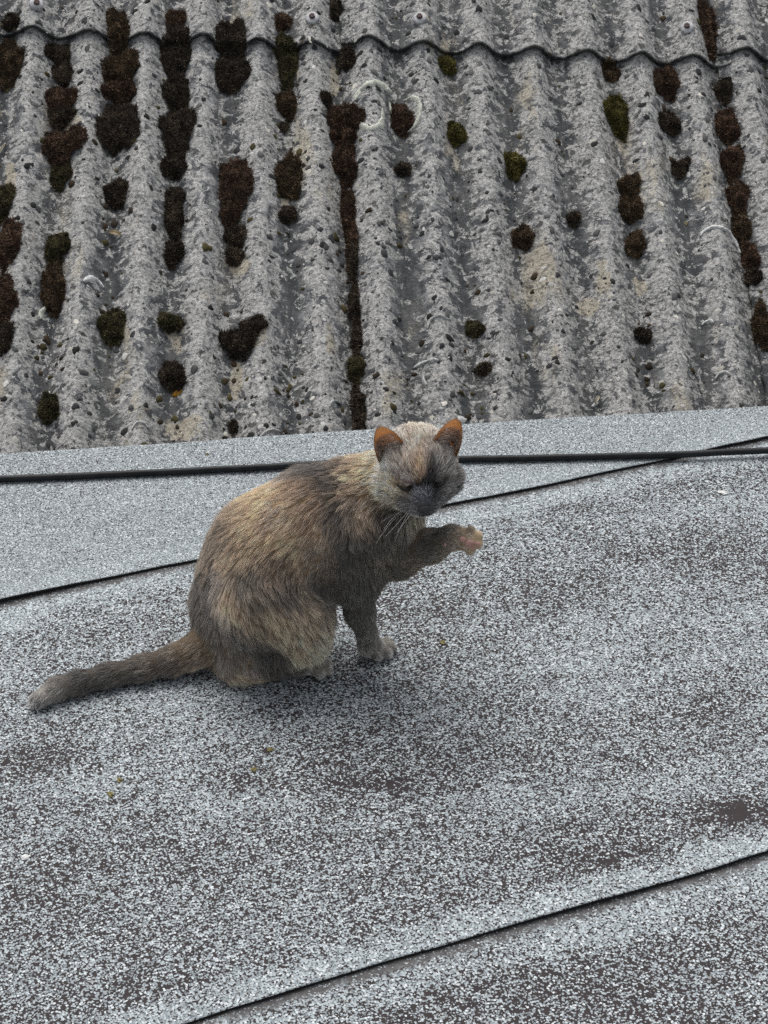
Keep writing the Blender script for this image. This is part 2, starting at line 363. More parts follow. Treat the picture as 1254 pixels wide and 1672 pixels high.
def sheet(u_left, v0, v1, lift_v, seed, twist=0.0):
    u_right = u_left + SHEET_W + 0.03
    us = np.arange(u_left, u_right, PITCH_U / 26); vs_ = np.arange(v0, v1, 0.0052)
    U, Vv = np.meshgrid(us, vs_)
    nz = np.c_[U.ravel(), Vv.ravel(), np.full(U.size, seed * 1.0)]
    rough = (fbm(nz * [34, 26, 1], 1, 4) - 0.5) * 0.0080 + (fbm(nz * [150, 120, 1], 2, 2) - 0.5) * 0.0020
    cr = crestness(nz[:, 0])
    Z = profile(nz[:, 0]) + rough * (0.45 + 0.65 * cr)
    Z += 0.010 * np.clip(1 - (nz[:, 0] - u_left) / (SHEET_W * 0.9), 0, 1)
    Z += lift_v * np.clip(1 - (nz[:, 1] - v0) / 1.0, 0, 1)
    # ragged ends
    rag = (fbm(np.c_[us * 30, np.full(len(us), seed), np.zeros(len(us))], 7, 3) - 0.5) * 0.010
    Vr = Vv + rag[None, :] * np.clip(1 - (Vv - v0) / 0.05, 0, 1) + twist * np.clip(1 - (U - u_left) / 0.12, 0, 1) * np.clip(1 - (Vv - v0) / 0.4, 0, 1)
    ragl = (fbm(np.c_[vs_ * 40, np.full(len(vs_), seed + 5), np.zeros(len(vs_))], 8, 3) - 0.5) * 0.010
    Ur = U + ragl[:, None] * np.clip(1 - (U - u_left) / 0.02, 0, 1)
    nyy, nx = U.shape
    top = np.c_[Ur.ravel(), Vr.ravel(), Z]
    idx = np.arange(nyy * nx).reshape(nyy, nx)
    q = [np.stack([idx[:-1, :-1], idx[:-1, 1:], idx[1:, 1:], idx[1:, :-1]], -1).reshape(-1, 4)]
    fr = top[idx[0]] - [0, -0.001, THICK]; lf = top[idx[:, 0]] - [0, 0, THICK]
    n0 = len(top); e = n0 + np.arange(nx); l = n0 + nx + np.arange(nyy)
    q.append(np.stack([e[:-1], e[1:], idx[0, 1:], idx[0, :-1]], -1)); q.append(np.stack([l[1:], l[:-1], idx[:-1, 0], idx[1:, 0]], -1))
    o = fast_mesh('corrugated_sheet', np.vstack([top, fr, lf]), np.vstack(q), MAT['roof'], roof)
    bare = np.zeros(len(top))
    for bu, bv, su, sv in BARE:
        bare = np.maximum(bare, np.exp(-((top[:, 0] - bu) / su) ** 2 - ((top[:, 1] - bv) / sv) ** 2))
    attr_f(o, 'bare', np.r_[bare, np.zeros(nx + nyy)])
    attr_f(o, 'crest', np.r_[cr, np.ones(nx) * .5, np.ones(nyy) * .5])
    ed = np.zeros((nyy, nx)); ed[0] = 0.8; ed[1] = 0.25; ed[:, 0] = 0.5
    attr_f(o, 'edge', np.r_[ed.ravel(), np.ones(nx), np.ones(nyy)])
    return o
SEAM = U0 - 0.5 * PITCH_U
sheets = {}
BARE = []
for bx, by, bw, bh in ((546,128,10,34),(466,322,8,20),(398,432,16,16),(424,548,12,26),(290,545,18,22),(120,205,16,14),(18,292,12,30),(984,462,16,30),(962,497,22,18),(868,478,8,20),(1046,462,12,18),(538,562,10,24),(510,50,10,14),(690,46,12,12),(385,620,14,30),(300,700,30,20)):
    bu, bv = on_roof(bx, by); BARE.append((bu, bv, bw / 850, bh / 850 / 0.76))
for k in (-2, -1, 0, 1, 2):
    ul = SEAM + k * SHEET_W
    sheets[k, 0] = sheet(ul, -0.40, 1.02, 0.0, 10 + k)
LAPV = {-2: 0.905, -1: 0.905, 0: 0.908, 1: 0.922, 2: 0.92}
for k in (-2, -1, 0, 1, 2):
    sheets[k, 1] = sheet(SEAM + k * SHEET_W, LAPV[k], 2.1, 0.015, 20 + k, twist=0.012 if k in (0, 1) else 0)
# BVH of all sheets in roof coordinates so that things can rest on them
_vs, _fs, off = [], [], 0
for o in sheets.values():
    n_ = len(o.data.vertices); co = np.empty(n_ * 3, np.float32); o.data.vertices.foreach_get('co', co)
    fi = np.empty(len(o.data.loops), np.int32); o.data.loops.foreach_get('vertex_index', fi)
    _vs.append(co.reshape(-1, 3)); _fs.append(fi.reshape(-1, 4) + off); off += n_
roof_bvh = BVHTree.FromPolygons(np.vstack(_vs).tolist(), np.vstack(_fs).tolist())
def roof_h(u, v):
    h = roof_bvh.ray_cast(Vector((u, v, 0.3)), Vector((0, 0, -1)))
    return h[0].z if h[0] else float(profile(u))
def cam_on_roof(x, y):                                                  # exact hit of a sight line on the sheets
    inv = RM.inverted(); o = inv @ Vector(CAM); d = (inv.to_3x3() @ Vector(ray(x, y))).normalized()
    h = roof_bvh.ray_cast(o, d)
    return h[0] if h[0] else Vector((*on_roof(x, y), 0))

def lathe(profile_rz, seg=20):
    V, Fc = [], []
    for r, z in profile_rz:
        for s in range(seg):
            a = 2 * math.pi * s / seg; V.append((r * math.cos(a), r * math.sin(a), z))
    for i in range(len(profile_rz) - 1):
        for s in range(seg):
            Fc.append((i * seg + s, i * seg + (s + 1) % seg, (i + 1) * seg + (s + 1) % seg, (i + 1) * seg + s))
    Fc.append(tuple(range((len(profile_rz) - 1) * seg, len(profile_rz) * seg)))
    return V, Fc
wV, wF = lathe([(0.0150, -0.006), (0.0150, 0.0012), (0.0140, 0.003), (0.0105, 0.0046), (0.008, 0.005)], 24)
bV, bF = lathe([(0.0066, 0.004), (0.0066, 0.0085), (0.0058, 0.010)], 6)
for (px, py) in ((59, 8), (510, 31), (686, 31), (1122, 46)):
    h = cam_on_roof(px, py); e = 0.004
    nu = Vector((-(roof_h(h.x + e, h.y) - roof_h(h.x - e, h.y)) / (2 * e) * 0.5, -0.05 + random.uniform(-.08, .08), 1)).normalized()
    k = int(math.floor((h.x - SEAM) / SHEET_W))
    wo = mesh_obj('washer', wV, wF, MAT['washer'], sheets[k, 1]); fm = Matrix.Translation(h + nu * 0.003) @ nu.to_track_quat('Z', 'Y').to_matrix().to_4x4(); wo.matrix_local = fm
    bo = mesh_obj('bolt_head', bV, bF, MAT['bolt'], sheets[k, 1], False); bo.matrix_local = fm @ Matrix.Rotation(random.random(), 4, 'Z')

# ------------------------------------------------------------------ moss cushions in the valleys and the side laps
MOSS = [(15,103,46,74,0),(95,88,40,34,1),(102,119,34,34,1),(100,163,50,44,2),(100,191,48,30,1),(104,240,72,60,2),(100,287,36,38,3),(18,35,28,26,1),
 (192,58,38,78,0),(198,115,64,56,0),(195,153,58,38,2),(193,210,70,84,1),(190,316,40,42,1),
 (287,30,32,30,2),(287,84,48,84,1),(288,150,46,60,1),(290,215,62,76,1),(284,272,40,42,1),(285,325,34,38,1),(285,362,33,56,1),(284,413,32,42,1),
 (377,72,48,76,1),(378,122,56,64,1),(383,310,56,112,2),(384,388,38,40,1),(383,417,30,30,1),
 (8,326,32,52,3),(15,392,34,84,2),(6,486,40,78,2),(6,548,30,52,1),(94,403,40,46,3),(87,470,42,76,0),(183,533,48,50,3),(278,527,44,26,3),(282,614,44,44,1),
 (390,558,62,50,1),(412,532,40,32,1),(80,665,30,50,3),(381,696,16,18,1),
 (468,100,38,80,3),(468,170,36,42,0),(464,206,15,15,1),(472,288,44,76,0),(470,350,30,26,1),(462,34,26,30,2),
 (533,160,18,26,1),(563,192,62,50,2),(560,224,46,36,2),(562,268,40,72,2),(568,338,22,84,2),(576,420,17,84,1),(580,500,15,80,1),(582,600,24,50,3),(586,664,22,64,1),(574,382,19,56,2),(583,552,16,50,1),(588,706,20,40,1),(548,14,20,36,1),(566,96,30,32,1),
 (655,195,38,50,2),(745,218,32,36,4),(840,269,36,40,4),(730,105,28,30,4),(658,276,28,20,1),
 (997,117,28,30,0),(1006,187,42,66,4),(1087,135,42,56,2),(1092,200,40,32,1),(1028,303,36,36,0),(1029,339,42,42,0),(937,356,25,22,1),(853,387,38,34,0),(1037,398,34,38,0),(1108,276,24,24,1),(1119,266,18,18,1),
 (1155,40,28,100,2),(1183,145,24,44,1),(1187,203,36,60,2),(1194,268,38,56,2),(1205,320,36,50,2),(1211,367,32,46,0),(1226,418,26,44,2),(1231,450,24,26,1),(1243,530,24,72,0),
 (1050,546,30,20,1),(775,536,30,24,3),(790,602,28,14,1)]
PAL = {0: ((0.062,0.046,0.031),(0.255,0.185,0.118)), 1: ((0.046,0.038,0.031),(0.170,0.134,0.098)), 2: ((0.062,0.042,0.032),(0.255,0.165,0.115)),
       3: ((0.056,0.051,0.030),(0.205,0.180,0.098)), 4: ((0.070,0.064,0.024),(0.28,0.245,0.085))}
COLNAME = {0: 'brown', 1: 'blackish', 2: 'reddish brown', 3: 'dark olive', 4: 'yellow-green'}
ORD = ['first', 'second', 'third', 'fourth', 'fifth', 'sixth', 'seventh', 'eighth', 'ninth', 'tenth', 'eleventh', 'twelfth', 'thirteenth', 'fourteenth']
def moss_clump(px, py, w, h, kind, seed):
    r = np.random.default_rng(seed)
    c = cam_on_roof(px, py + h * 0.25)
    dist = (RM @ c - Vector(CAM)).length
    s = F_PX / dist
    a = w / s / 2 * 0.97; bb = h / s / 2 / 0.76                          # foreshortening along the slope
    cu, cv = on_roof(px, py, c.z + 0.006)
    tz = min(0.019, 0.5 * a + 0.003)
    rings, seg = 12, 64
    V, ok = [], []
    def outline(ang):                                                     # tongue: blunt at the top, narrowing downhill
        cx, sy = math.cos(ang), math.sin(ang)
        k = 1 - 0.30 * max(0, -sy) ** 1.5 * (0.5 + 0.5 * r0) + 0.10 * max(0, sy) ** 2
        return cx * k, (sy if sy < 0 else sy * (0.80 + 0.2 * abs(cx)))
    r0 = r.random(); ph = r.random(3) * 6.28
    def rad(ang): return 1 + 0.10 * math.sin(2 * ang + ph[0]) + 0.12 * math.sin(3 * ang + ph[1]) + 0.08 * math.sin(5 * ang + ph[2]) + 0.06 * math.sin(8 * ang + ph[0] * 3) + 0.05 * math.sin(13 * ang + ph[1] * 2) + 0.06 * math.sin(19 * ang + ph[2] * 5) + 0.05 * math.sin(27 * ang + ph[0] * 7)
    floor = min(roof_h(cu + t * a, cv + q * bb) for t in (-.5, 0, .5) for q in (-.5, 0, .5))
    lumps = [(r.uniform(-.6, .6), r.uniform(-.7, .7), r.uniform(.25, .5), r.uniform(0.3, 1.0)) for _ in range(5)]
    def surf(x, y):                                                       # x, y in -1..1
        u, v = cu + x * a, cv + y * bb
        q = min(1.0, x * x + y * y)
        dome = tz * (max(0.0, 1 - q) ** 0.62)
        for lx, ly, lr, lh in lumps:
            dd = ((x - lx) ** 2 + (y - ly) ** 2) / lr ** 2
            dome += 0.006 * lh * math.exp(-dd) * (1 - q)
        b0 = roof_h(u, v)
        z = max(b0, floor + 0.25 * (b0 - floor)) if q > .96 else max(floor + 0.45 * (b0 - floor), b0 * 0.55 + floor * 0.45)
        z = b0 - 0.002 + (z - b0) * 0.0 + dome
        return u, v, z
    V.append(surf(0, 0)); P2 = [(0, 0)]
    for i in range(1, rings + 1):
        t = i / rings
        for j in range(seg):
            ang = 2 * math.pi * j / seg; ox, oy = outline(ang); k = rad(ang) * t
            x, y = ox * k, oy * k; m = math.hypot(x, y)
            u, v, z = surf(x / max(rad(ang), .01), y / max(rad(ang), .01))
            u, v = cu + x * a, cv + y * bb
            V.append((u, v, z + (0.0 if i == rings else r.normal() * 0.0012)))
    V = np.array(V)
    Fc = [(0, 1 + j, 1 + (j + 1) % seg) for j in range(seg)]
    for i in range(rings - 1):
        for j in range(seg):
            p, q = 1 + i * seg + j, 1 + i * seg + (j + 1) % seg
            Fc += [(p, p + seg, q + seg), (p, q + seg, q)]
    Fc = np.array(Fc)
    lo, hi = map(np.array, PAL[kind])
    tone = fbm(V * 160, seed % 50, 2)[:, None]
    col = lo * 0.5 + (lo - lo * .4) * tone
    # shoots
    A, B, Cc = V[Fc[:, 0]], V[Fc[:, 1]], V[Fc[:, 2]]
    nrm = np.cross(B - A, Cc - A); ar = np.linalg.norm(nrm, axis=1) / 2; nrm /= (2 * ar[:, None] + 1e-12)
    ns = int(min(2600, ar.sum() / 2.0e-6))
    f = r.choice(len(Fc), ns, p=ar / ar.sum()); bc = r.dirichlet((1, 1, 1), ns)
    pos = A[f] * bc[:, :1] + B[f] * bc[:, 1:2] + Cc[f] * bc[:, 2:]
    d = nrm[f] + r.normal(size=(ns, 3)) * 0.42; d /= np.linalg.norm(d, axis=1)[:, None]
    L = (0.0028 + 0.0062 * r.random(ns) ** 1.6)[:, None]; side = np.cross(d, r.normal(size=(ns, 3))); side /= np.linalg.norm(side, axis=1)[:, None]
    W = r.uniform(0.0006, 0.0011, ns)[:, None]
    T = np.stack([pos - side * W, pos + side * W, pos + d * L * 0.6 + side * W * 0.8, pos + d * L], 1).reshape(-1, 3)
    i0 = len(V) + np.arange(ns) * 4
    TF = np.vstack([np.c_[i0, i0 + 1, i0 + 2], np.c_[i0, i0 + 2, i0 + 3]])
    patch = np.clip((fbm(pos * 90, seed % 31 + 3, 2) - 0.35) * 2.4, 0, 1)[:, None]
    tip = lo + (hi - lo) * (patch * r.uniform(0.3, 1.25, ns)[:, None])
    straw = r.random(ns) < 0.012; tip[straw] = (0.26, 0.20, 0.12)
    tc = np.stack([tip * 0.7, tip * 0.7, tip, tip * 1.15], 1).reshape(-1, 3)
    cen = np.array([cu, cv, floor])
    o = fast_mesh('moss_clump', np.vstack([V, T]) - cen, np.vstack([Fc, TF]), MAT['moss'], None, False)
    o.matrix_world = RM @ Matrix.Translation(Vector(cen))
    attr_c(o, 'col', np.vstack([col, tc]))
    return o, cu, cv
info = []
for i, (px, py, w_, h_, kd) in enumerate(MOSS):
    o, cu, cv = moss_clump(px, py, w_, h_, kd, 100 + i)
    area = w_ * h_
    seam1, seam2 = 538 < px < 592 and (px - 538) > (0 if py < 250 else 20), px > 1140
    if seam1 and px > 540: where = 'in the middle seam groove'; key = 's1'
    elif seam2: where = 'in the right seam groove'; key = 's2'
    else:
        k = round((cu - U0) / PITCH_U - 0.5)                              # valley right of crest k
        if k < 0: key = k; where = '%s valley left of the middle seam' % ORD[max(0, -k - 2)]
        else: key = k; where = '%s valley right of the middle seam' % ORD[k]
    info.append((key, py, area, kd, where, o))
keys = {}
for it in info: keys.setdefault(it[0], []).append(it)
for key, L in keys.items():
    L.sort(key=lambda t: t[1])
    for j, (_, py, area, kd, where, o) in enumerate(L):
        size = 'large' if area > 2600 else 'small' if area < 1000 else 'middling'
        pos = ('only one' if len(L) == 1 else 'topmost' if j == 0 else 'lowest' if j == len(L) - 1 else ORD[j] + ' from top')
        tag(o, '%s %s moss cushion, %s, %s' % (size, COLNAME[kd], where, pos), 'moss', 'moss cushions on the corrugated roof')

# ------------------------------------------------------------------ dark crust lichens and pale flecks, too many to count
def strewn(name, count, seed, rmin, rmax, flat, cols, label, ring=False, bias=0.5):
    r = np.random.default_rng(seed); V, Fc, Cl = [], [], []
    seg = 9; k = 0
    while k < count:
        px, py = r.uniform(-40, 1300), r.uniform(-10, 745)
        if r.random() > 0.25 + 0.9 * float(fbm([[px / 130, py / 170, seed]], seed)[0] > 0.52): continue
        u, v = on_roof(px, py)
        cr = float(crestness(u))
        if r.random() > (bias + (1 - bias) * cr if bias >= 0 else (1 - cr) ** 1.6 * (1.0 if px < 600 else 0.45)): continue
        k += 1
        R_ = rmin + (rmax - rmin) * r.random() ** 2.2; z0 = roof_h(u, v); i0 = len(V); a0 = r.random() * 6.28
        gu = (roof_h(u + .006, v) - roof_h(u - .006, v)) / .012
        wv = 1 + 0.22 * r.normal(size=seg); asp = r.uniform(0.75, 1.5); c = np.array(cols[r.integers(len(cols))]) * r.uniform(.7, 1.3)
        if ring:
            arc = r.uniform(2.2, 6.2); m = 12
            for j in range(m):
                a = a0 + arc * j / (m - 1)
                for q, hz in ((0.72, -.0006), (0.86, .0014), (1.0, .0012), (1.14, -.0008)):
                    x, y = R_ * q * math.cos(a), R_ * q * math.sin(a) * asp
                    V.append((u + x, v + y, z0 + gu * x + hz + r.normal() * .0002)); Cl.append(c)
            Fc += [(i0 + j * 4 + q, i0 + (j + 1) * 4 + q, i0 + (j + 1) * 4 + q + 1, i0 + j * 4 + q + 1) for j in range(m - 1) for q in range(3)]
        else:
            for q, hz in ((1.0, -0.25), (0.88, 0.45), (0.5, 0.9), (0.05, 1.0)):
                for j in range(seg):
                    a = a0 + 2 * math.pi * j / seg
                    x, y = R_ * q * wv[j] * math.cos(a), R_ * q * wv[j] * math.sin(a) * asp
                    V.append((u + x, v + y, z0 + gu * x + R_ * flat * hz)); Cl.append(c * (0.8 + 0.4 * r.random()))
            Fc += [(i0 + q * seg + j, i0 + q * seg + (j + 1) % seg, i0 + (q + 1) * seg + (j + 1) % seg, i0 + (q + 1) * seg + j) for q in range(3) for j in range(seg)]
    o = fast_mesh(name, np.array(V), np.array(Fc), MAT['crust']); o.matrix_world = RM; attr_c(o, 'col', np.array(Cl))
    return tag(o, label, 'lichen', kind='stuff')
MAT['crust'] = attr_material('crust_lichen', 0.95, 0.1)
strewn('dark_lichen', 1300, 5, 0.0016, 0.0074, 0.34, [(0.055, 0.056, 0.058), (0.085, 0.086, 0.088), (0.04, 0.04, 0.04), (0.14, 0.14, 0.14)], 'small dark crust lichens dotted all over the corrugated roof')
strewn('moss_crumbs', 420, 21, 0.0025, 0.0085, 0.55, [(0.060, 0.045, 0.030), (0.045, 0.036, 0.028), (0.075, 0.065, 0.032)], 'small dark moss crumbs strewn along the valleys of the corrugated roof', bias=-1)
strewn('pale_lichen_flecks', 110, 8, 0.004, 0.010, 0.3, [(0.50, 0.51, 0.49), (0.36, 0.365, 0.36), (0.42, 0.43, 0.40)], 'small pale lichen rings dotted over the corrugated roof', ring=True, bias=0.8)
strewn('pale_lichen_crust', 700, 12, 0.0018, 0.0060, 0.12, [(0.55, 0.55, 0.53), (0.44, 0.44, 0.42), (0.62, 0.60, 0.54)], 'thin pale crust spots on the crests of the corrugated roof', bias=0.15)

# ------------------------------------------------------------------ lichen rosettes (raised pale crusts)
def lichen_arc(pts, width, mat, label, closed=False, thick=0.0055):
    """crusty raised band along a line of photo points, lying on the sheet"""
    P = [cam_on_roof(x, y) for x, y in pts]
    u = np.array([p.x for p in P]); v = np.array([p.y for p in P])
    t = np.r_[0, np.cumsum(np.hypot(np.diff(u), np.diff(v)))]; n = max(10, int(t[-1] / 0.0035))
    tt = np.linspace(0, t[-1], n); uu = np.interp(tt, t, u); vv = np.interp(tt, t, v)
    for _ in range(3):
        uu[1:-1] = (uu[:-2] + 2 * uu[1:-1] + uu[2:]) / 4; vv[1:-1] = (vv[:-2] + 2 * vv[1:-1] + vv[2:]) / 4
    du, dv = np.gradient(uu), np.gradient(vv); L = np.hypot(du, dv) + 1e-9; nu, nv = -dv / L, du / L
    cen = np.array([uu.mean(), vv.mean(), roof_h(uu.mean(), vv.mean())])
    V, m = [], 7
    sd_ = random.random() * 50
    for i in range(n):
        ww = 1.15 * width * (0.55 + 0.75 * float(vnoise([[tt[i] * 90, sd_, 0]])[0])) * min(1, 0.35 + 4 * min(i, n - 1 - i) / n)
        for j in range(m):
            s = (j / (m - 1) - 0.5) * 2
            jit = (float(vnoise([[tt[i] * 300, j * 3.1, sd_]])[0]) - .5)
            a, b2 = uu[i] + nu[i] * s * ww / 2 + jit * 0.0012, vv[i] + nv[i] * s * ww / 2 + jit * 0.0012
            hgt = thick * max(0, 1 - abs(s) ** 2.5) * (0.5 + 1.0 * float(vnoise([[a * 260, b2 * 260, sd_]])[0]))
            V.append((a, b2, roof_h(a, b2) - 0.0012 + hgt))
    Fc = [(i * m + j, (i + 1) * m + j, (i + 1) * m + j + 1, i * m + j + 1) for i in range(n - 1) for j in range(m - 1)]
    o = fast_mesh('lichen', np.array(V) - cen, np.array(Fc), mat)
    o.matrix_world = RM @ Matrix.Translation(Vector(cen))
    return tag(o, label, 'lichen', 'pale lichens on the corrugated roof')
LW, LP, LG = MAT['lichen_white'], MAT['lichen'], MAT['lichen_grey']
lichen_arc([(580,165),(586,148),(600,138),(618,136),(630,142),(640,152)], 0.016, LP, 'wide greenish white lichen arc beside the top of the middle seam')
lichen_arc([(582,196),(590,206),(606,211),(622,206),(626,190),(624,178)], 0.012, LP, 'hooked greenish white lichen arc left of a ringed moss cushion')
lichen_arc([(636,168),(640,185),(648,205),(655,214)], 0.009, LP, 'thin greenish lichen strip hugging the left side of a moss cushion')
lichen_arc([(657,166),(668,160),(680,160),(686,172),(684,192),(676,208),(664,218)], 0.010, LP, 'curved greenish white lichen strip around the right of a moss cushion')
lichen_arc([(1143,386),(1150,376),(1162,371),(1178,372),(1192,380),(1202,396),(1209,414)], 0.008, LW, 'large thin white lichen crescent near the right sheet seam')
lichen_arc([(137,460),(146,454),(156,455),(164,462),(170,471)], 0.011, LW, 'bright white lichen crust on the second crest from the left')
lichen_arc([(67,522),(66,512),(73,504),(82,502)], 0.010, LP, 'pale lichen flake below a long moss cushion in the left corner valley')
lichen_arc([(698,537),(700,524),(712,517),(728,520),(736,524)], 0.006, LG, 'grey lichen ring on a crest well above the ears of the cat')
lichen_arc([(674,602),(686,594),(700,588),(716,590)], 0.008, LG, 'lobed grey lichen cluster low on the middle sheet')
lichen_arc([(690,612),(692,624),(697,630)], 0.006, LG, 'small grey lichen curl under the lobed lichen cluster')
lichen_arc([(215,702),(219,692),(229,688),(239,693),(242,700)], 0.005, LW, 'thin white lichen arch near the felt edge on the left')
lichen_arc([(428,712),(434,704),(446,702),(458,705)], 0.006, LG, 'flat grey lichen arch at the felt edge behind the back of the cat')
lichen_arc([(538,665),(541,657),(549,654),(557,660)], 0.006, LG, 'small grey lichen ring just left of the seam near the felt edge')
lichen_arc([(749,690),(755,684),(762,686)], 0.014, LW, 'bright white lichen blob beside the tip of the right ear')
lichen_arc([(1145,532),(1152,524),(1160,523),(1164,528)], 0.006, LW, 'small white lichen curl on the middle sheet near the right seam')
lichen_arc([(1168,620),(1172,610),(1184,606),(1192,613)], 0.006, LG, 'grey lichen ring low beside the right sheet seam')
lichen_arc([(282,648),(288,642),(297,638)], 0.014, MAT['lichen_orange'], 'small orange lichen patch under a blackish moss cushion')
lichen_arc([(966,665),(972,660),(978,658)], 0.006, LW, 'short white lichen fleck in a valley near the felt edge')

# ------------------------------------------------------------------ cable and small litter
def tube(name, P, r, mat, parent=None, seg=10, taper=None, caps=True):
    P = np.asarray(P, float); n = len(P); T = np.gradient(P, axis=0); T /= np.linalg.norm(T, axis=1)[:, None]
    ref = np.array([0, 0, 1.0]) if abs(T[:, 2]).mean() < .9 else np.array([1.0, 0, 0])
    S = np.cross(T, ref); S /= np.linalg.norm(S, axis=1)[:, None]; B = np.cross(S, T)
    V, Fc = [], []
    for i in range(n):
        rr = r if taper is None else r * taper[i]
        for k in range(seg):
            a = 2 * math.pi * k / seg; V.append(P[i] + rr * (S[i] * math.cos(a) + B[i] * math.sin(a)))
    for i in range(n - 1):
        for k in range(seg):
            Fc.append((i * seg + k, i * seg + (k + 1) % seg, (i + 1) * seg + (k + 1) % seg, (i + 1) * seg + k))
    if caps: Fc += [tuple(range(seg))[::-1], tuple(range((n - 1) * seg, n * seg))]
    return mesh_obj(name, V, Fc, mat, parent)
cpx = [(-700, 800), (-300, 787), (0, 776), (120, 771.5), (260, 767), (400, 761), (560, 755), (755, 747), (900, 743), (1060, 738), (1254, 733.5), (1600, 727), (2100, 719)]
cp = np.array([on_z(x, y, 0.02)[:2] for x, y in cpx])
tt = np.r_[0, np.cumsum(np.linalg.norm(np.diff(cp, axis=0), axis=1))]; ts = np.linspace(0, tt[-1], 160)
cx, cy = np.interp(ts, tt, cp[:, 0]), np.interp(ts, tt, cp[:, 1])
for _ in range(6):
    cx[1:-1] = (cx[:-2] + 2 * cx[1:-1] + cx[2:]) / 4; cy[1:-1] = (cy[:-2] + 2 * cy[1:-1] + cy[2:]) / 4
cy = cy + (vnoise(np.c_[ts * 3, ts * 0, ts * 0], 77) - .5) * 0.006
cable = tube('cable', np.c_[cx, cy, und(np.c_[cx, cy]) + 0.0092 + 0.0063], 0.0054, MAT['cable'], None, 14)
tag(cable, 'black rubber cable lying along the rear edge of the felt roof', 'cable')

def crumb(px, py, size, mat, label, cat='debris', flat=0.42, name='crumb', seed=0, roofed=False):
    bm = bmesh.new(); bmesh.ops.create_icosphere(bm, subdivisions=2, radius=1)
    r = np.random.default_rng(seed)
    for v in bm.verts:
        k = 0.45 + 1.1 * float(vnoise([[v.co.x * 2.2 + seed, v.co.y * 2.2, v.co.z * 2.2]])[0]); v.co *= k
        v.co.x *= size; v.co.y *= size * 0.75; v.co.z *= size * flat
    me = bpy.data.meshes.new(name); bm.to_mesh(me); bm.free()
    o = bpy.data.objects.new(name, me); C.objects.link(o); me.materials.append(mat)
    if roofed:
        h = cam_on_roof(px, py); o.matrix_world = RM @ Matrix.Translation(h + Vector((0, 0, size * flat * .5))) @ Matrix.Rotation(r.random() * 6, 4, 'Z')
    else:
        p = on_z(px, py, 0.015); z = float(und([p[:2]])[0]) + (0.0092 if np.dot(p[:2] - pa0, snor) > 0 else 0.0046)
        o.location = (p[0], p[1], z + size * flat * 0.6); o.rotation_euler = (0, 0, r.random() * 6)
    return tag(o, label, cat)
crumb(87, 777, 0.0042, MAT['crumb'], 'white crumb beside the cable at the left', seed=1)
crumb(277, 770, 0.0030, MAT['crumb'], 'tiny tan crumb below the cable left of the cat', seed=2)
crumb(921, 746, 0.0045, MAT['crumb'], 'tan crumb against the cable right of the cat', seed=3)
crumb(1181, 796, 0.0070, MAT['lichen_white'], 'flat white flake on the worn felt at the far right', flat=0.25, seed=4)
crumb(723, 1041, 0.0050, MAT['moss_bit'], 'yellow-green moss scrap right of the standing front paw', seed=5)
crumb(441, 1216, 0.0045, MAT['moss_bit'], 'yellowish moss scrap in front of the hind foot', seed=6)
crumb(414, 1248, 0.0042, MAT['moss_bit'], 'yellowish moss scrap in front of the cat, nearer the camera', seed=7)
crumb(194, 1263, 0.0040, MAT['moss_bit'], 'tan moss scrap on the felt below the tail', seed=8)
crumb(180, 1286, 0.0048, MAT['moss_bit'], 'olive moss scrap on the felt, lowest one under the tail', seed=9)
crumb(338, 736, 0.0030, MAT['moss_bit'], 'tiny moss scrap beyond the cable left of the cat', seed=10)
crumb(40, 1389, 0.0055, MAT['lichen_white'], 'pale flat flake on the felt at the left edge', flat=0.3, seed=11)
crumb(1120, 365, 0.0045, MAT['moss_bit'], 'bright green leaf scrap in a valley near the right seam', flat=0.3, seed=12, roofed=True)

def leaf(px, py, L, W, rz, label, mat):
    V, Fc = [], []
    for i in range(9):
        t = i / 8; wv = W * math.sin(math.pi * min(1, t * 0.93 + 0.05)) ** 0.8
        for j in range(5):
            s = (j - 2) / 2
            V.append(((t - .5) * L, s * wv, 0.0035 * abs(s) ** 1.5 + 0.004 * math.sin(t * 3) + 0.0012))
    Fc = [(i * 5 + j, (i + 1) * 5 + j, (i + 1) * 5 + j + 1, i * 5 + j + 1) for i in range(8) for j in range(4)]
    o = mesh_obj('fallen_leaf', V, Fc, mat)
    md = o.modifiers.new('thickness', 'SOLIDIFY'); md.thickness = 0.0005
    h = cam_on_roof(px, py); o.matrix_world = RM @ Matrix.Translation(h + Vector((0, 0, 0.002))) @ Matrix.Rotation(rz, 4, 'Z')
    tag(o, label, 'leaf')
leaf(188, 384, 0.026, 0.0055, -0.3, 'small dry beige leaf in a valley of the left sheet', MAT['leaf'])
leaf(4, 246, 0.030, 0.002, 1.2, 'pale curved stalk at the left edge of the roof', MAT['crumb'])
leaf(486, 128, 0.030, 0.0012, 1.5, 'thin pale straw stuck beside moss near the lap', MAT['crumb'])
leaf(974, 655, 0.018, 0.003, 1.1, 'tiny pale husk in a valley near the felt edge', MAT['crumb'])

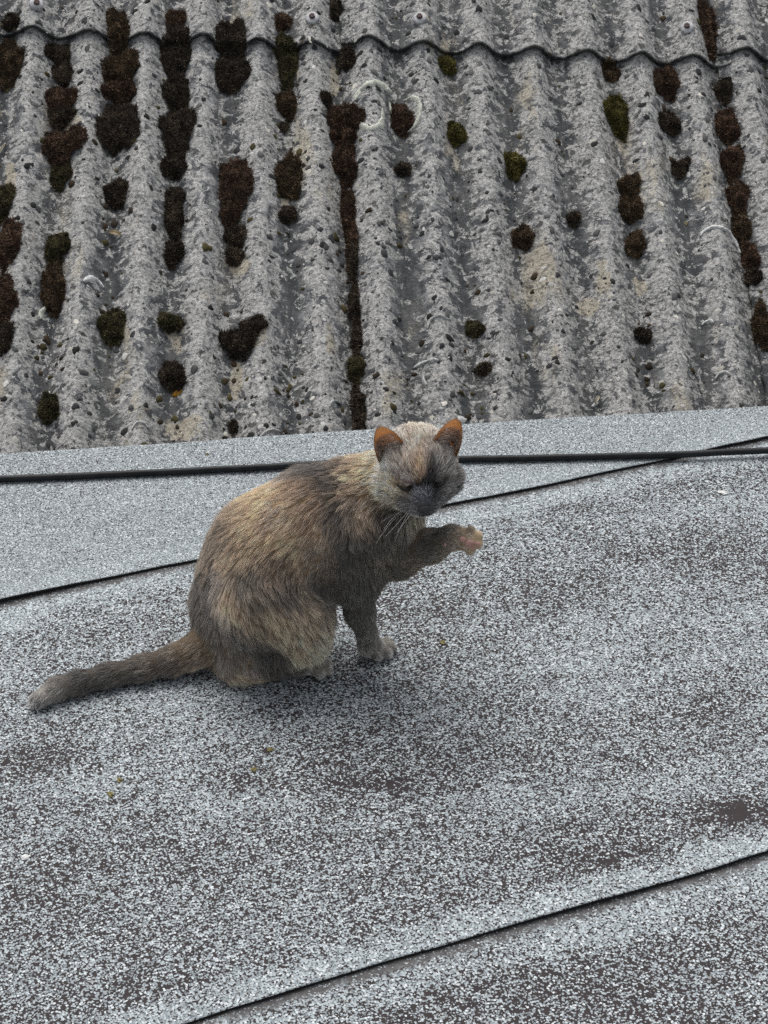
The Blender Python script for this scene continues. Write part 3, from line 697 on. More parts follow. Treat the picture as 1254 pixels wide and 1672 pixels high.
# ------------------------------------------------------------------ the cat
YC = float(on_z(627, 1067, 0.008)[1])
def gz(p): return float(und([p[:2]])[0]) + 0.0046
prims = []          # (a, b, ra, rb, k, flow, fur_len, lift, density)
def PX(x, y, Y): return on_y(x, y, YC + Y)
def RPX(r, p): return r * float(np.dot(p - CAM, AX)) / F_PX
def cone(a, b, ra, rb, k=0.02, L=0.02, lift=0.35, flow=None, px=True):
    if px:
        A, B = PX(*a), PX(*b); ra, rb = RPX(ra, A), RPX(rb, B)
    else: A, B = np.array(a, float), np.array(b, float)
    fl = (B - A) if flow is None else np.array(flow, float)
    nf = np.linalg.norm(fl); fl = fl / nf if nf > 1e-6 else np.array([0, 0, -1.0])
    prims.append((A, B, ra, rb, k, fl, L, lift)); return A, B
# trunk, neck
cone((578, 832, .015), (522, 852, .018), 68, 84, 0.03, 0.018, 0.30)
cone((522, 852, .018), (452, 912, .018), 84, 104, 0.035, 0.019, 0.30)
cone((452, 912, .018), (418, 1008, .018), 104, 92, 0.035, 0.019, 0.30)
cone((418, 1008, .018), (396, 1058, .010), 92, 62, 0.03, 0.024, 0.34, flow=(-0.15, 0, -1))
cone((655, 778, .0), (590, 815, .012), 52, 66, 0.03, 0.021, 0.36)
cone((612, 850, .0), (605, 905, .002), 58, 44, 0.03, 0.021, 0.34, flow=(-.1, -.1, -1))
cone((640, 840, -.006), (640, 885, -.004), 44, 36, 0.025, 0.021, 0.36, flow=(0, -.15, -1))
cone((405, 955, .015), (392, 985, .012), 78, 72, 0.03, 0.018, 0.30, flow=(-.3, 0, -1))
# near hind leg: thigh, knee, shank, foot
cone((430, 985, -.050), (492, 1010, -.062), 70, 50, 0.03, 0.020, 0.33, flow=(.55, -.1, -.75))
cone((490, 1008, -.062), (494, 1043, -.062), 44, 32, 0.022, 0.015, 0.32, flow=(.15, 0, -1))
cone((500, 1045, -.060), (385, 1082, -.050), 32, 27, 0.02, 0.019, 0.30, flow=(.1, 0, -1))
def ground_cone(a, b, za, zb, ra, rb, k, L, lift, flow=None):            # metres above the felt, photo position
    A = on_z(*a, 0.01); A = on_z(*a, gz(A) + za); B = on_z(*b, 0.01); B = on_z(*b, gz(B) + zb)
    return cone(A, B, ra, rb, k, L, lift, flow, px=False)
ground_cone((392, 1092), (500, 1088), .020, .014, .0185, .0115, 0.014, 0.010, 0.25)
for tx, ty, r in ((523, 1081, .0078), (534, 1086, .0080), (534, 1094, .0080), (523, 1099, .0076)):
    ground_cone((504, 1088), (tx, ty), .013, .0080, .0080, r, 0.0018, 0.0030, 0.22)
# far hind leg (mostly hidden) and haunch base
cone((425, 990, .085), (490, 1010, .095), 62, 46, 0.03, 0.022, 0.33, flow=(.55, 0, -.75))
cone((480, 1035, .092), (400, 1055, .085), 30, 24, 0.02, 0.018, 0.3, flow=(.1, 0, -1))
cone((378, 1066, -.012), (410, 1078, -.030), 36, 28, 0.022, 0.021, 0.36, flow=(.15, -.2, -1))
# tail along the felt
tail = [((356, 1036), .045, .030), ((320, 1062), .029, .0215), ((285, 1077), .022, .0185), ((235, 1090), .0185, .0160), ((180, 1102), .0165, .0145), ((130, 1114), .0155, .0138), ((95, 1124), .015, .0132), ((66, 1141), .0125, .0115)]
for (a, za, ra), (b, zb, rb) in zip(tail[:-1], tail[1:]):
    ground_cone(a, b, za, zb, ra, rb, 0.012, 0.013, 0.22)
# standing front leg
cone((572, 870, -.036), (584, 945, -.034), 50, 33, 0.028, 0.014, 0.28)
cone((584, 945, -.034), (588, 1000, -.030), 32, 21, 0.02, 0.009, 0.24)
A, B = PX(588, 1000, -.030), on_z(604, 1050, gz(on_z(604, 1050)) + .020)
cone(A, B, RPX(21, A), .0138, 0.015, 0.007, 0.22, None, px=False)
ground_cone((602, 1054), (614, 1059), .017, .0135, .0150, .0130, 0.010, 0.005, 0.2)
for tx, ty, r in ((633, 1049, .0080), (639, 1058, .0083), (631, 1067, .0083), (616, 1070, .0080)):
    ground_cone((610, 1057), (tx, ty), .012, .0082, .0085, r, 0.0018, 0.0026, 0.2)
# raised front leg
cone((618, 895, .004), (652, 906, -.010), 42, 31, 0.024, 0.015, 0.3)
cone((652, 906, -.010), (700, 892, -.030), 30, 24, 0.018, 0.012, 0.3)
cone((700, 892, -.030), (738, 877, -.042), 25, 18.5, 0.014, 0.008, 0.26)
cone((738, 877, -.042), (760, 881, -.050), 18.5, 18.5, 0.010, 0.005, 0.2)
PAWT = [(769, 866, -.048), (781, 875, -.052), (781, 889, -.058), (768, 899, -.058)]
for t in PAWT: cone((756, 880, -.050), t, 9, 8.6, 0.0018, 0.0024, 0.2)
# head
HC = PX(683, 778, -.030)
az, pt, rl = math.radians(8), math.radians(6), math.radians(4)
HF = np.array([math.sin(az) * math.cos(pt), -math.cos(az) * math.cos(pt), -math.sin(pt)])
HR = np.cross([0, 0, 1.0], HF); HR /= np.linalg.norm(HR); HU = np.cross(HF, HR)
HR, HU = HR * math.cos(rl) + HU * math.sin(rl), HU * math.cos(rl) - HR * math.sin(rl)
def H(r, u, f): return HC + (HR * r + HU * u + HF * f) * 0.001
def hcone(a, b, ra, rb, k=0.008, L=0.008, lift=0.25, flow=None):
    fl = None if flow is None else HR * flow[0] + HU * flow[1] + HF * flow[2]
    cone(H(*a), H(*b), ra * .001, rb * .001, k, L, lift, fl, px=False)
hcone((0, 16, -14), (0, 12, 2), 46, 42, .012, .010, .32, (0, .5, -1))
hcone((0, 20, 12), (0, 8, 20), 28, 26, .014, .006, .22, (0, 1, -.6))
for s in (-1, 1):
    hcone((s * 19, -5, 15), (s * 34, -7, 0), 24, 24, .014, .013, .34, (s * 1, -.45, -.7))
    hcone((s * 21, 16, 24), (s * 24, 16, 21), 12.5, 12, .008, .004, .2, (s * 1, .3, -.5))          # closed eyelids
    hcone((s * 7.5, -17, 41), (s * 9, -18, 34), 10.5, 12, .006, .0045, .2, (s * 1, -.4, -.5))   # whisker pads
    hcone((s * 22, 30, 8), (s * 28, 24, 2), 16, 16, .012, .007, .28, (s * .4, 1, -.6))           # brow to ear base
hcone((0, 8, 30), (0, -9, 46), 13.5, 8.5, .010, .0038, .18, (0, 1, -.5))
hcone((0, -26, 35), (0, -22, 22), 8.5, 17, .009, .007, .26, (0, -.6, -1))
hcone((0, -18, 6), (0, -16, -18), 26, 34, .02, .015, .36, (0, -.5, -1))

# ---- signed distance field on a grid, then surface nets
GH = 0.0024
Apts = np.array([np.minimum(p[0] - p[2], p[1] - p[3]) for p in prims]); Bpts = np.array([np.maximum(p[0] + p[2], p[1] + p[3]) for p in prims])
g0 = Apts.min(0) - 0.015; g1 = Bpts.max(0) + 0.015
dims = np.ceil((g1 - g0) / GH).astype(int) + 1
fld = np.full(dims, 0.06, np.float32)
def seg_d(P, A, B, ra, rb):
    ab = B - A; L2 = float(np.dot(ab, ab)) + 1e-12
    t = np.clip(((P - A) @ ab) / L2, 0, 1)
    return np.linalg.norm(P - (A + t[..., None] * ab), axis=-1) - (ra + (rb - ra) * t)
def box_of(A, B, ra, rb, pad):
    lo = np.minimum(A - ra, B - rb) - pad; hi = np.maximum(A + ra, B + rb) + pad
    i0 = np.clip(np.floor((lo - g0) / GH).astype(int), 0, dims - 1); i1 = np.clip(np.ceil((hi - g0) / GH).astype(int) + 1, 1, dims)
    ax = [g0[k] + GH * np.arange(i0[k], i1[k]) for k in range(3)]
    return tuple(slice(i0[k], i1[k]) for k in range(3)), np.stack(np.meshgrid(*ax, indexing='ij'), -1)
for A, B, ra, rb, k, *_ in prims:
    sl, P = box_of(A, B, ra, rb, k + 0.008)
    d = seg_d(P, A, B, ra, rb); cur = fld[sl]
    hh = np.clip(0.5 + 0.5 * (cur - d) / k, 0, 1)
    fld[sl] = cur * (1 - hh) + d * hh - k * hh * (1 - hh)
# shallow hollows: inner eye corners and the stop of the nose
for s in (-1, 1):
    A, B = H(s * 11, 15, 39), H(s * 15, 13, 39)
    sl, P = box_of(A, B, .006, .005, 0.012); d = -seg_d(P, A, B, .0045, .004); cur = fld[sl]; k = .007
    hh = np.clip(0.5 - 0.5 * (cur - d) / k, 0, 1); fld[sl] = cur * (1 - hh) + d * hh + k * hh * (1 - hh)
def surface_nets(f, org, h):
    ins = f < 0
    nx, ny, nz = f.shape
    acc = np.zeros((nx - 1, ny - 1, nz - 1, 3), np.float32); cnt = np.zeros((nx - 1, ny - 1, nz - 1), np.float32)
    corners = [(a, b, c) for a in (0, 1) for b in (0, 1) for c in (0, 1)]
    S = lambda o: f[o[0]:nx - 1 + o[0], o[1]:ny - 1 + o[1], o[2]:nz - 1 + o[2]]
    for o in corners:
        for ax in range(3):
            if o[ax]: continue
            q = list(o); q[ax] = 1
            fa, fb = S(o), S(q); m = (fa < 0) != (fb < 0)
            t = np.where(m, fa / np.where(m, fa - fb, 1), 0)
            for k in range(3): acc[..., k] += np.where(m, o[k] + (t if k == ax else 0), 0)
            cnt += m
    act = cnt > 0; vid = np.full(cnt.shape, -1, np.int64); vid[act] = np.arange(act.sum())
    ijk = np.argwhere(act)
    V = org + h * (ijk + acc[act] / cnt[act][:, None])
    quads = []
    for ax in range(3):
        o1, o2 = [(1, 2), (2, 0), (0, 1)][ax]
        sl0 = [slice(1, -1)] * 3; sl0[ax] = slice(0, -1); sl1 = list(sl0); sl1[ax] = slice(1, None)
        a, b = ins[tuple(sl0)], ins[tuple(sl1)]
        for m, flip in ((a & ~b, False), (~a & b, True)):
            e = np.argwhere(m); 
            if not len(e): continue
            base = e + 1; base[:, ax] -= 1
            def vv(d1, d2):
                q = base.copy(); q[:, o1] -= d1; q[:, o2] -= d2
                return vid[q[:, 0], q[:, 1], q[:, 2]]
            Q = np.stack([vv(1, 1), vv(0, 1), vv(0, 0), vv(1, 0)], -1)
            quads.append(Q[:, ::-1] if flip else Q)
    return V, np.vstack(quads)
BV, BF = surface_nets(fld, g0, GH)
def relax(V, Fq, it=2, w=0.5):
    E = np.vstack([Fq[:, [0, 1]], Fq[:, [1, 2]], Fq[:, [2, 3]], Fq[:, [3, 0]]])
    for _ in range(it):
        s = np.zeros_like(V); c = np.zeros(len(V))
        for a, b in ((0, 1), (1, 0)):
            for k in range(3): s[:, k] += np.bincount(E[:, a], V[E[:, b], k], len(V))
            c += np.bincount(E[:, a], minlength=len(V))
        V = V * (1 - w) + w * s / c[:, None]
    return V
BV = relax(BV, BF, 2, 0.5)
nb = len(BV)

# ---- ears: cupped shells joined to the same mesh
earV, earF, ear_inner, ear_t = [], [], [], []
ear_off = nb
def ear(side, Bi, Bo, T):
    global ear_off
    ns, nt = 13, 15
    Bi, Bo, T = (np.array(v, float) for v in (Bi, Bo, T))
    G = np.zeros((nt, ns, 3))
    for i in range(nt):
        t = i / (nt - 1); tt_ = 1 - (1 - t) ** 1.25
        for j in range(ns):
            s = j / (ns - 1)
            wd = (1 - tt_ ** 2.3) ** 0.66
            mid = (Bi + Bo) / 2 * (1 - tt_) + T * tt_
            half = (Bo - Bi) / 2
            p = mid + half * wd * (2 * s - 1) * (1.0 if tt_ < 1 else 0)
            cup = (17 * (1 - tt_) ** 0.8 + 2.5) * (1 - (2 * s - 1) ** 2) * wd
            p = p + np.array([side * 2.0, 0, -1.0]) * cup * np.array([0.25, 0, 1.0])
            G[i, j] = p
    W_ = np.array([H(*p) for p in G.reshape(-1, 3)]).reshape(nt, ns, 3)
    du = np.gradient(W_, axis=1); dv = np.gradient(W_, axis=0); nn = np.cross(du, dv); nn /= (np.linalg.norm(nn, axis=-1, keepdims=True) + 1e-9)
    if np.mean(nn @ HF) < 0: nn = -nn
    back = W_ - nn * 0.0021
    tpar = np.repeat(np.linspace(0, 1, nt), ns)
    earV.append(W_.reshape(-1, 3)); earV.append(back.reshape(-1, 3)); n1 = nt * ns
    idx = np.arange(n1).reshape(nt, ns) + ear_off
    q = np.stack([idx[:-1, :-1], idx[:-1, 1:], idx[1:, 1:], idx[1:, :-1]], -1).reshape(-1, 4)
    flip = side < 0
    qb = q + n1
    earF.append(q if not flip else q[:, ::-1]); earF.append(qb[:, ::-1] if not flip else qb)
    for c in (0, ns - 1):
        a = idx[:, c]; earF.append(np.stack([a[:-1], a[1:], a[1:] + n1, a[:-1] + n1], -1))
    a = idx[-1]; earF.append(np.stack([a[:-1], a[1:], a[1:] + n1, a[:-1] + n1], -1))
    ear_inner.append(np.r_[np.ones(n1), np.zeros(n1)]); ear_t.append(np.r_[tpar, tpar])
    ear_off += 2 * n1
    return W_, nn
earL = ear(-1, (-12, 44, 4), (-44, 20, 0), (-46, 79, -6))
earR = ear(1, (18, 44, 2), (48, 20, -2), (54, 78, -4))
EV = np.vstack(earV); EF = np.vstack(earF); EIN = np.concatenate(ear_inner); ET = np.concatenate(ear_t)

# ---- coat colours: sampled places on the coat (photo position, coat colour)
COAT = [(680,722,146,126,106),(693,724,140,120,100),(664,722,130,114,102),(708,724,122,108,96),(694,738,112,98,86),(678,736,126,108,92),(694,762,84,74,66),(680,700,150,132,112),(660,708,128,115,102),(705,705,128,114,100),(650,738,128,116,104),(645,758,132,119,108),(658,772,126,110,100),(688,744,160,124,90),(687,754,186,142,100),(686,764,190,144,100),(685,774,160,120,84),(678,762,112,96,86),(677,774,108,92,84),(695,752,84,74,68),(694,775,58,55,55),
 (676,750,118,98,82),(703,752,70,66,64),(702,772,46,44,45),(697,790,36,35,37),(703,783,38,37,38),(712,788,70,66,65),(708,798,60,58,60),(722,742,98,90,84),(732,765,104,98,92),(738,790,92,88,84),(735,808,82,79,77),(717,772,84,80,77),
 (632,785,172,146,112),(626,806,150,128,100),(645,806,138,118,92),(655,800,146,126,102),(664,803,130,112,94),(662,783,134,116,108),(718,781,112,104,98),(722,797,92,88,86),(622,762,158,142,122),(640,822,120,106,86),(662,820,80,75,72),(676,802,74,70,70),
 (678,830,100,98,99),(668,830,96,90,86),(690,808,104,104,110),(693,818,110,110,117),(708,828,92,90,93),(705,806,56,55,58),(695,843,112,105,97),
 (592,745,176,148,112),(580,775,166,136,100),(600,795,150,124,92),(585,805,138,112,84),(560,758,112,94,76),(598,838,172,140,102),(612,822,120,102,80),(630,846,74,66,60),(580,850,92,80,68),(640,862,80,72,64),(672,868,140,122,96),(650,896,116,102,84),(618,880,90,80,70),(635,880,84,76,66),
 (545,765,78,70,64),(536,800,74,67,61),(548,835,76,69,62),(558,875,78,72,66),(575,905,84,79,73),(555,930,82,76,70),
 (500,765,104,90,74),(478,770,128,108,84),(450,792,186,150,108),(500,800,140,114,86),(515,830,132,106,80),(420,825,190,154,112),(385,850,152,128,98),(470,850,182,148,106),(430,870,172,140,102),(520,880,160,130,94),(360,890,124,108,90),(400,900,160,134,100),
 (338,935,128,113,94),(400,940,98,88,76),(450,930,128,106,84),(500,935,172,142,104),(530,930,150,122,90),(365,920,178,146,116),(328,980,130,114,95),(322,1005,122,106,88),(370,985,184,152,114),(420,975,116,102,84),(470,962,88,80,72),(520,965,104,94,82),
 (440,1010,164,140,106),(500,1010,150,130,102),(360,1025,140,120,96),(400,1042,118,104,88),(470,1042,170,148,114),(522,1055,202,182,146),(500,1072,176,156,124),(440,1070,90,82,74),(380,1078,130,114,94),(400,1102,184,156,120),(352,1088,142,122,98),
 (512,1090,150,142,130),(480,1096,92,86,80),(450,1098,86,80,74),(580,960,84,79,74),(590,1015,90,86,80),(603,1045,104,100,94),(626,1060,138,133,126),
 (645,925,96,86,74),(682,918,138,120,96),(705,905,110,98,82),(702,882,66,61,57),(672,888,104,92,76),(728,866,90,85,79),(735,886,112,100,84),(748,872,98,93,88),(776,880,225,196,158),(782,884,225,200,164),(768,894,186,152,124),(755,888,120,108,98),
 (312,1058,118,102,82),(262,1082,100,90,80),(200,1098,94,88,80),(140,1110,96,90,83),(100,1120,108,102,95),(74,1138,186,182,176),(58,1148,128,122,116),(86,1126,140,134,126)]
body_bvh = BVHTree.FromPolygons(BV.tolist(), BF.tolist())
def hit(x, y):
    h = body_bvh.ray_cast(Vector(CAM), Vector(ray(x, y)).normalized()); return h
anch, acol = [], []
for x, y, r_, g_, b_ in COAT:
    h = hit(x, y)
    if h[0] is None:
        h = body_bvh.find_nearest(Vector(CAM + ray(x, y) * (float(np.dot(HC - CAM, AX)))))
        if h[3] > 0.03: print('coat miss', x, y); continue
    anch.append(h[0]); acol.append(lin((r_, g_, b_)))
anch, acol = np.array(anch), np.array(acol)
def coat(P):
    out = np.zeros((len(P), 3))
    q = P + (np.c_[vnoise(P * 70, 1), vnoise(P * 70, 2), vnoise(P * 70, 3)] - 0.5) * (np.clip((np.linalg.norm(P - HC, axis=1) - 0.05) / 0.03, 0, 1) * 0.012 + 0.004)[:, None] + (np.c_[vnoise(P * 190, 4), vnoise(P * 190, 5), vnoise(P * 190, 6)] - 0.5) * 0.007
    hd = np.linalg.norm(P - HC, axis=1) < 0.075
    for s in range(0, len(P), 20000):
        d2 = ((q[s:s + 20000, None] - anch[None]) ** 2).sum(-1)
        sg = np.where(hd[s:s + 20000], 0.0040, 0.0105)[:, None]
        m = d2.min(1, keepdims=True)
        wt = np.exp(-(d2 - m) / (2 * sg ** 2)); out[s:s + 20000] = (wt @ acol) / wt.sum(1, keepdims=True)
    return out
def vert_normals(V, Fq):
    n = np.cross(V[Fq[:, 2]] - V[Fq[:, 0]], V[Fq[:, 3]] - V[Fq[:, 1]]); N_ = np.zeros_like(V)
    for c in range(4):
        for k in range(3): N_[:, k] += np.bincount(Fq[:, c], n[:, k], len(V))
    return N_ / (np.linalg.norm(N_, axis=1)[:, None] + 1e-12)
BN = vert_normals(BV, BF)
if np.mean((BN * (BV - BV.mean(0))).sum(1)) < 0: BF = BF[:, ::-1]; BN = -BN
# groom fields on the vertices
wsum = np.zeros(len(BV)); FL = np.zeros((len(BV), 3)); LEN = np.zeros(len(BV)); LIFT = np.zeros(len(BV))
for A, B, ra, rb, k, fl, L, lift in prims:
    d = seg_d(BV, A, B, ra, rb); wt = np.exp(-np.clip(d, -0.02, 0.1) / 0.006)
    wsum += wt; FL += wt[:, None] * fl; LEN += wt * L; LIFT += wt * lift
FL /= wsum[:, None]; LEN /= wsum; LIFT /= wsum
FL[:, 2] -= 0.12
FL -= BN * (FL * BN).sum(1)[:, None]; FL /= (np.linalg.norm(FL, axis=1)[:, None] + 1e-9)

base_col = coat(BV) * 0.8
ALLV = np.vstack([BV, EV]); ALLF = np.vstack([BF, EF])
m_skin, nt_, b_s = new_mat('cat_underfur'); n_ = N(nt_)
nt_.links.new(n_.attr('col', 'Color'), b_s.inputs['Base Color']); b_s.inputs['Roughness'].default_value = 0.95; b_s.inputs['Specular IOR Level'].default_value = 0.05
m_ear, nt_, b_e = new_mat('cat_ear_skin'); n_ = N(nt_)
nt_.links.new(n_.attr('col', 'Color'), b_e.inputs['Base Color']); b_e.inputs['Roughness'].default_value = 0.7; b_e.inputs['Specular IOR Level'].default_value = 0.15
tr = nt_.nodes.new('ShaderNodeBsdfTranslucent'); mx = nt_.nodes.new('ShaderNodeMixShader'); mx.inputs[0].default_value = 0.60
nt_.links.new(n_.mix(0.45, n_.attr('col', 'Color'), (1.0, 0.66, 0.36)), tr.inputs[0])
nt_.links.new(b_e.outputs[0], mx.inputs[1]); nt_.links.new(tr.outputs[0], mx.inputs[2]); nt_.links.new(mx.outputs[0], nt_.nodes['Material Output'].inputs[0])
catb = fast_mesh('cat', ALLV, ALLF, m_skin); catb.data.materials.append(m_ear)
mi = np.r_[np.zeros(len(BF), np.int32), np.ones(len(EF), np.int32)]; catb.data.polygons.foreach_set('material_index', mi)
ecol = np.where(EIN[:, None] > 0.5, lin((150, 118, 98)) + (lin((246, 196, 146)) - lin((150, 118, 98))) * np.clip((ET[:, None] - 0.22) / 0.35, 0, 1) + 0 * EV, lin((120, 92, 70)) + 0 * EV)
attr_c(catb, 'col', np.vstack([base_col, ecol]))
tag(catb, 'tortoiseshell cat sitting on the felt roof, licking one raised front paw', 'cat')
catb['label'] = 'brown and grey tortoiseshell cat sitting with one front paw raised'

# ---- fur
def sample(V, Fq, n, wts=None):
    T = np.vstack([Fq[:, [0, 1, 2]], Fq[:, [0, 2, 3]]])
    ar = np.linalg.norm(np.cross(V[T[:, 1]] - V[T[:, 0]], V[T[:, 2]] - V[T[:, 0]]), axis=1)
    if wts is not None: ar = ar * wts[T].mean(1)
    f = rng.choice(len(T), n, p=ar / ar.sum()); bc = rng.dirichlet((1, 1, 1), n)
    return T[f], bc
def interp(a, t, bc): return (a[t] * (bc if a.ndim == 1 else bc[..., None])).sum(1)
NF, KP = 170000, 6
dens = np.clip(0.011 / np.clip(LEN, 0.0035, 1), 0.55, 2.6)
far = np.clip((BN @ (-RT * 0 + np.array([0, 1.0, -0.1]))), 0, 1); dens *= 1 - 0.5 * far
low = BV[:, 2] - (und(BV[:, :2]) + 0.0046); dens *= np.clip(low / 0.006, 0.05, 1)
tri, bc = sample(BV, BF, NF, dens)
R0 = interp(BV, tri, bc); NN = interp(BN, tri, bc); FF = interp(FL, tri, bc); LL = interp(LEN, tri, bc); LI = interp(LIFT, tri, bc)
NN /= np.linalg.norm(NN, axis=1)[:, None]
pads = [PX(757, 880, -.068), PX(767, 888, -.070)]
padn = []
for x, y in ((755, 881), (767, 888), (772, 896), (779, 888)):
    h = hit(x, y); padn.append((np.array(h[0]) if h[0] else PX(x, y, -.07), np.array(h[1]) if h[1] else np.array([0, -1.0, 0])))
NOSE = H(0, -11, 54)
keep = np.linalg.norm(R0 - NOSE, axis=1) > 0.0078
for (pc, _), pr in zip(padn, (.0042, .0062, .0036, .0036)): keep &= np.linalg.norm(R0 - pc, axis=1) > pr
R0, NN, FF, LL, LI = R0[keep], NN[keep], FF[keep], LL[keep], LI[keep]; n = len(R0)
# clumps
nc = 8000
tc, bcc = sample(BV, BF, nc, np.clip(0.02 / np.clip(LEN, .004, 1), .6, 4)); CP = interp(BV, tc, bcc)
kd = kdtree.KDTree(nc)
for i, p in enumerate(CP): kd.insert(p, i)
kd.balance()
cid = np.array([kd.find(p)[1] for p in R0])
crand = rng.normal(size=(nc, 3)); cl = rng.uniform(0.8, 1.2, nc)
nzv = np.c_[vnoise(R0 * 38, 21), vnoise(R0 * 38, 22), vnoise(R0 * 38, 23)] - 0.5
FF = FF + nzv * 0.5 + crand[cid] * 0.10 + rng.normal(size=(n, 3)) * 0.10
FF -= NN * (FF * NN).sum(1)[:, None]; FF /= np.linalg.norm(FF, axis=1)[:, None] + 1e-9
eyeL = np.min([np.linalg.norm(R0 - H(sd_ * x, u, f_), axis=1) for sd_ in (-1, 1) for x, u, f_ in ((14, 16, 36), (20, 15, 36), (27, 17, 32))], axis=0)
LL = LL * np.clip((eyeL - 0.003) / 0.008, 0.35, 1) * np.clip((np.linalg.norm(R0 - NOSE, axis=1) - 0.004) / 0.010, 0.3, 1)
LL = LL * (1 - 0.26 * np.clip((LL - 0.008) / 0.006, 0, 1))
L = LL * rng.uniform(0.62, 1.12, n) * cl[cid] * (0.9 + 0.35 * (vnoise(R0 * 25, 31) - .5))
guard = rng.random(n) < 0.10; L[guard] *= 1.28
li = LI * rng.uniform(0.75, 1.3, n)
D0 = FF * (1 - li)[:, None] + NN * li[:, None]; D0 /= np.linalg.norm(D0, axis=1)[:, None]
s = np.linspace(0, 1, KP)[None, :, None]
toC = CP[cid] - R0
pull = 0.80 * np.clip(LL / 0.02, 0.25, 1)
pts = R0[:, None] - NN[:, None] * 0.0008 + L[:, None, None] * (s * D0[:, None] + s ** 2 * (FF * 0.30 - NN * 0.10 + np.array([0, 0, -0.10]))[:, None]) + (s ** 1.6) * (toC * pull[:, None])[:, None] + s * rng.normal(size=(n, 1, 3)) * 0.0007
gzv = und(pts.reshape(-1, 3)[:, :2]).reshape(n, KP) + 0.0052
pts[..., 2] = np.maximum(pts[..., 2], gzv)
bodyw = np.clip((LL - 0.006) / 0.006, 0, 1)[:, None]
colr = coat(R0 + bodyw * (crand[cid] * 0.0055 + rng.normal(size=(n, 3)) * 0.0045))
mott = fbm(R0 * [60, 60, 45] + nzv, 41, 3); mott2 = vnoise(R0 * 24, 44)
colr = colr * (0.52 + 0.96 * mott)[:, None]
headm = np.clip((np.linalg.norm(R0 - HC, axis=1) - 0.06) / 0.02, 0, 1)
grey = colr.mean(1, keepdims=True) * np.array([0.97, 0.97, 1.0]) * 0.72
mixf = (np.clip((mott2 - 0.55) * 3, 0, 0.6) * headm)[:, None]
colr = colr * (1 - mixf) + grey * mixf
colr *= (np.exp(rng.normal(size=n) * 0.30) * np.exp(crand[cid, 0] * 0.18))[:, None]
pale = rng.random(n) < 0.07; colr[pale] = colr[pale] * 1.5 + 0.05
FURGAIN = 2.25
lum = colr.mean(1, keepdims=True); colr = colr * np.clip((lum / 0.13 + 0.02) ** (0.12 - 0.34 * headm)[:, None], 0.62, 1.6)
tailm = np.clip((PX(330, 1040, 0)[0] - R0[:, 0]) / 0.03, 0, 1)
colr = np.clip(colr * FURGAIN * (1 + np.maximum(0.6 * (1 - headm), 0.5 * np.clip((0.0075 - LL) / 0.003, 0, 1.0) * 1.7))[:, None] * (1 - 0.12 * tailm)[:, None], 0.008, 0.85)  # head and short paw fur brightened in colour to offset the shade there
radp = np.linspace(1, 0.25, KP)[None] * (np.where(LL > 0.006, 0.00021, 0.00016) * np.where(guard, 1.35, 1.0))[:, None]
# ear tufts and short ear fuzz
ep, ec, er = [], [], []
for (W_, nn), sd_ in ((earL, -1), (earR, 1)):
    nt, ns = W_.shape[:2]
    for _ in range(900):
        i, j = 1 + 7.0 * rng.random() ** 1.5, rng.uniform(0.1, ns - 1.2); i0, j0 = int(i), int(j)
        inner = (j < 5); p = W_[i0, j0] + (W_[i0 + 1, j0] - W_[i0, j0]) * (i - i0) + (W_[i0, j0 + 1] - W_[i0, j0]) * (j - j0)
        nrm = nn[i0, j0]; up = (W_[-1, ns // 2] - W_[0, ns // 2]); up = up / np.linalg.norm(up)
        d = up * rng.uniform(.5, 1) + nrm * rng.uniform(.3, .8) + HR * sd_ * rng.uniform(-.1, .55); d /= np.linalg.norm(d)
        Lh = rng.uniform(.009, .019) * (1 - i / 14)
        s1 = np.linspace(0, 1, KP)[:, None]
        ep.append(p + Lh * (s1 * d + s1 ** 2 * (HR * sd_ * 0.25))); ec.append(lin((175, 152, 134)) * rng.uniform(.8, 2.0)); er.append(np.linspace(.00016, .00005, KP))
    for _ in range(600):                                                # fuzz on the back and the rim
        rim = rng.random() < 0.45
        i = rng.uniform(0, nt - 1.01); j = (rng.choice([0.0, ns - 1.01]) if rim else rng.uniform(0, ns - 1.01)); i0, j0 = int(i), int(j)
        p = W_[i0, j0] + (W_[i0 + 1, j0] - W_[i0, j0]) * (i - i0) + (W_[i0, j0 + 1] - W_[i0, j0]) * (j - j0)
        nrm = nn[i0, j0]; up = (W_[-1, ns // 2] - W_[0, ns // 2]); up = up / np.linalg.norm(up)
        if not rim: p = p - nrm * 0.0021
        else: p = p - nrm * 0.001
        out = (W_[i0, j0] - W_[i0, ns // 2]); out = out / (np.linalg.norm(out) + 1e-9)
        d = up + (-nrm * 0.4 if not rim else out * 0.6) + rng.normal(size=3) * .15; d /= np.linalg.norm(d)
        s1 = np.linspace(0, 1, KP)[:, None]
        ep.append(p + rng.uniform(.002, .0038) * s1 * d); ec.append(lin((170, 135, 105)) * rng.uniform(.8, 1.8)); er.append(np.linspace(.0001, .00003, KP))
pts = np.concatenate([pts, np.array(ep)]); colr = np.vstack([colr, np.array(ec)]); radp = np.vstack([radp, np.array(er)]); n = len(pts)
hc = bpy.data.hair_curves.new('fur')
hc.add_curves([KP] * n)
hc.attributes['position'].data.foreach_set('vector', pts.astype(np.float32).ravel())
ra_ = hc.attributes.get('radius') or hc.attributes.new('radius', 'FLOAT', 'POINT'); ra_.data.foreach_set('value', radp.astype(np.float32).ravel())
ca_ = hc.attributes.new('hair_col', 'FLOAT_COLOR', 'CURVE'); ca_.data.foreach_set('color', np.c_[colr, np.ones(n)].astype(np.float32).ravel())
fur = bpy.data.objects.new('fur', hc); C.objects.link(fur); fur.parent = catb
m_fur = bpy.data.materials.new('cat_fur'); m_fur.use_nodes = True; nt_ = m_fur.node_tree
for q in list(nt_.nodes): nt_.nodes.remove(q)
